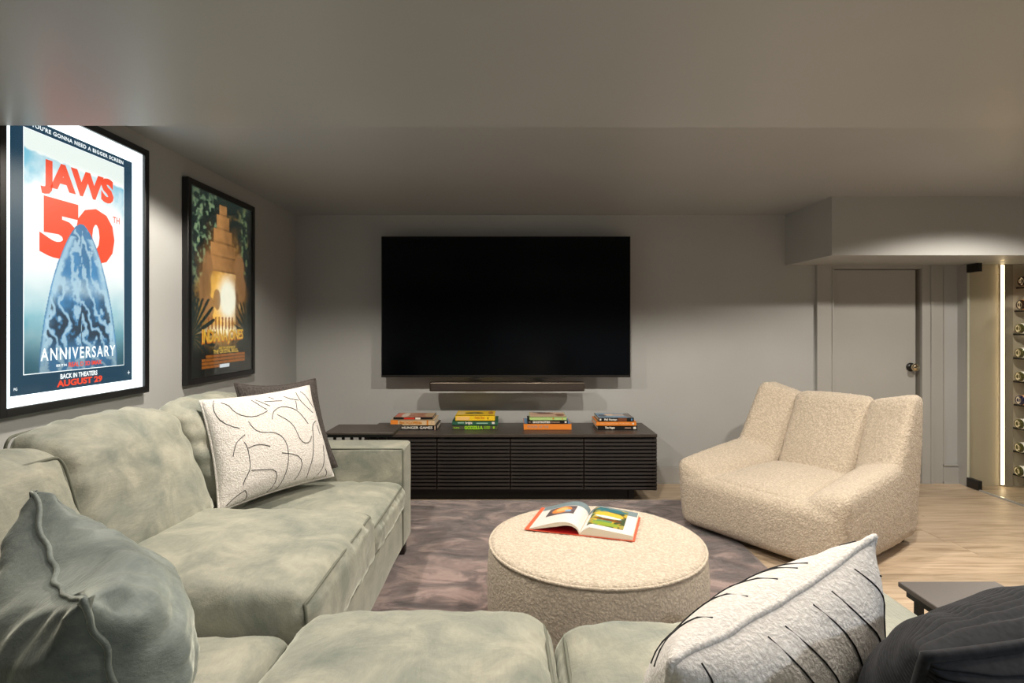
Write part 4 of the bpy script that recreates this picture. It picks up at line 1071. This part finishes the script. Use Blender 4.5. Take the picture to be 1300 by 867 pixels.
# ------------------------------------------------------------------ armchair
o0 = Vector((1.040, 3.545, 0)); au = Vector((.57, -.82, 0)).normalized(); av = Vector((.82, .57, 0)).normalized()
def A(x, y, z): return o0 + au * x + av * y + Vector((0, 0, z))
WD, DP = 1.0, 1.0
ach = thing('armchair', 'wide cream boucle armchair with channelled winged back near the grey door', 'armchair', tuple(A(WD / 2, DP / 2, 0)))
def hx(front_bot, back_bot, back_top, front_top, puff=(0, 0, 0), r=.05, n=10):
    """each arg ((xl,y,z),(xr,y,z)) in chair space"""
    (fbl, fbr), (bbl, bbr), (btl, btr), (ftl, ftr) = front_bot, back_bot, back_top, front_top
    c8 = [A(*fbl), A(*fbr), A(*bbr), A(*bbl), A(*ftl), A(*ftr), A(*btr), A(*btl)]
    return soft_box(c8, r=r, n=n, puff=puff)[0]
z0 = .035
shell = [
    hx(((.03, -.02, z0), (WD - .03, -.02, z0)), ((.03, .93, z0), (WD - .03, .93, z0)), ((.02, .95, .34), (WD - .02, .95, .34)), ((.02, -.02, .355), (WD - .02, -.02, .355)), (.01, .02, 0), .06),
    hx(((.02, -.01, z0), (.28, -.01, z0)), ((.02, .8, z0), (.28, .8, z0)), ((.0, .75, .52), (.27, .72, .44)), ((-.015, -.01, .435), (.22, .02, .375)), (.015, .015, .012), .06),
    hx(((WD - .28, -.01, z0), (WD - .02, -.01, z0)), ((WD - .28, .8, z0), (WD - .02, .8, z0)), ((WD - .27, .72, .44), (WD, .75, .52)), ((WD - .22, .02, .375), (WD + .01, -.01, .435)), (.015, .015, .012), .06),
    hx(((.0, .42, .20), (.28, .58, .20)), ((.03, .95, .10), (.30, .97, .10)), ((.045, .98, .870), (.285, 1.0, .800)), ((.040, .83, .870), (.28, .88, .800)), (.015, .02, .0), .045),
    hx(((WD - .28, .58, .20), (WD, .42, .20)), ((WD - .30, .97, .10), (WD - .03, .95, .10)), ((WD - .285, 1.0, .800), (WD - .02, .98, .862)), ((WD - .28, .88, .800), (WD - .012, .83, .862)), (.015, .02, .0), .045),
    hx(((.27, .70, .2), (WD - .27, .70, .2)), ((.27, .96, .1), (WD - .27, .96, .1)), ((.27, 1.0, .78), (WD - .27, 1.0, .78)), ((.27, .92, .77), (WD - .27, .92, .77)), (0, .0, .0), .04)]
me = remeshed(shell, .011, 16, .5); fuzz(me, .004, 80)
link('shell', me, M['boucle'], ach)
mid = hx(((.275, .57, .25), (WD - .275, .57, .25)), ((.275, .79, .25), (WD - .275, .79, .25)), ((.272, .995, .815), (WD - .272, .995, .815)), ((.272, .875, .810), (WD - .272, .875, .810)), (.006, (.03, 0), .010), .045)
me = remeshed([mid], .010, 4, .5); fuzz(me, .004, 80); link('back_panel', me, M['boucle'], ach)
st = hx(((.24, .03, .22), (WD - .24, .03, .22)), ((.25, .68, .22), (WD - .25, .68, .22)), ((.25, .68, .380), (WD - .25, .68, .380)), ((.20, -.005, .352), (WD - .20, -.005, .352)), (.0, .0, (0, .045)), .05)
me = remeshed([st], .010, 4, .5); fuzz(me, .004, 80); link('seat', me, M['boucle'], ach)
for x, y in ((.12, .12), (WD - .12, .12), (.12, DP - .12), (WD - .12, DP - .12)):
    p = A(x, y, 0)
    zf = .016 if p.x < 1.34 and p.y < 3.93 else 0
    MB().cyl((p.x, p.y, zf), (p.x, p.y, .05), .03, .03, 16).done('foot', M['black'], ach)

# ------------------------------------------------------------------ C-shaped side tables
def side_table(label, x0, x1, y0, y1, zt, slat_axis):
    t = thing('side_table', label, 'table', ((x0 + x1) / 2, (y0 + y1) / 2, 0), 'matching black side tables')
    z0 = .0155 if (x1 < 1.30 and y0 > .96) else 0.0
    MB().box(x0, x1, y0, y1, zt - .012, zt, .0015, 1).done('top', M['top'] if slat_axis == 'x' else M['soft_black'], t)
    MB().box(x0 + .012, x1 - .012, y0 + .012, y1 - .012, zt - .030, zt - .012).done('apron', M['black'], t)
    if slat_axis == 'x':
        n = 7
        for i in range(n):
            xx = x0 + .045 + i * (x1 - x0 - .10) / (n - 1)
            MB().box(xx, xx + .014, y0 + .016, y0 + .03, z0 + .02, zt - .03).done('slat', M['black'], t)
        MB().box(x0 + .01, x1 - .01, y0 + .01, y1 - .01, z0, z0 + .02, .002, 1).done('base', M['black'], t)
    else:
        n = 5
        for i in range(n):
            yy = y0 + .03 + i * (y1 - y0 - .075) / (n - 1)
            MB().box(x0 + .016, x0 + .03, yy, yy + .014, z0 + .02, zt - .03).done('slat', M['black'], t)
        MB().box(x0 + .01, x1 - .01, y0 + .01, y1 - .01, z0, z0 + .02, .002, 1).done('base', M['black'], t)
    return t
a = at(412, 551, 3.20); b = at(499.5, 551, 3.20)
side_table('low black slatted side table between the far sofa arm and the console', a.x, b.x, 3.195, 3.465, .652, 'x')
side_table('dark side table on the oak floor beside the near right sofa arm', .918, 1.150, .955, 1.348, .645, 'y')
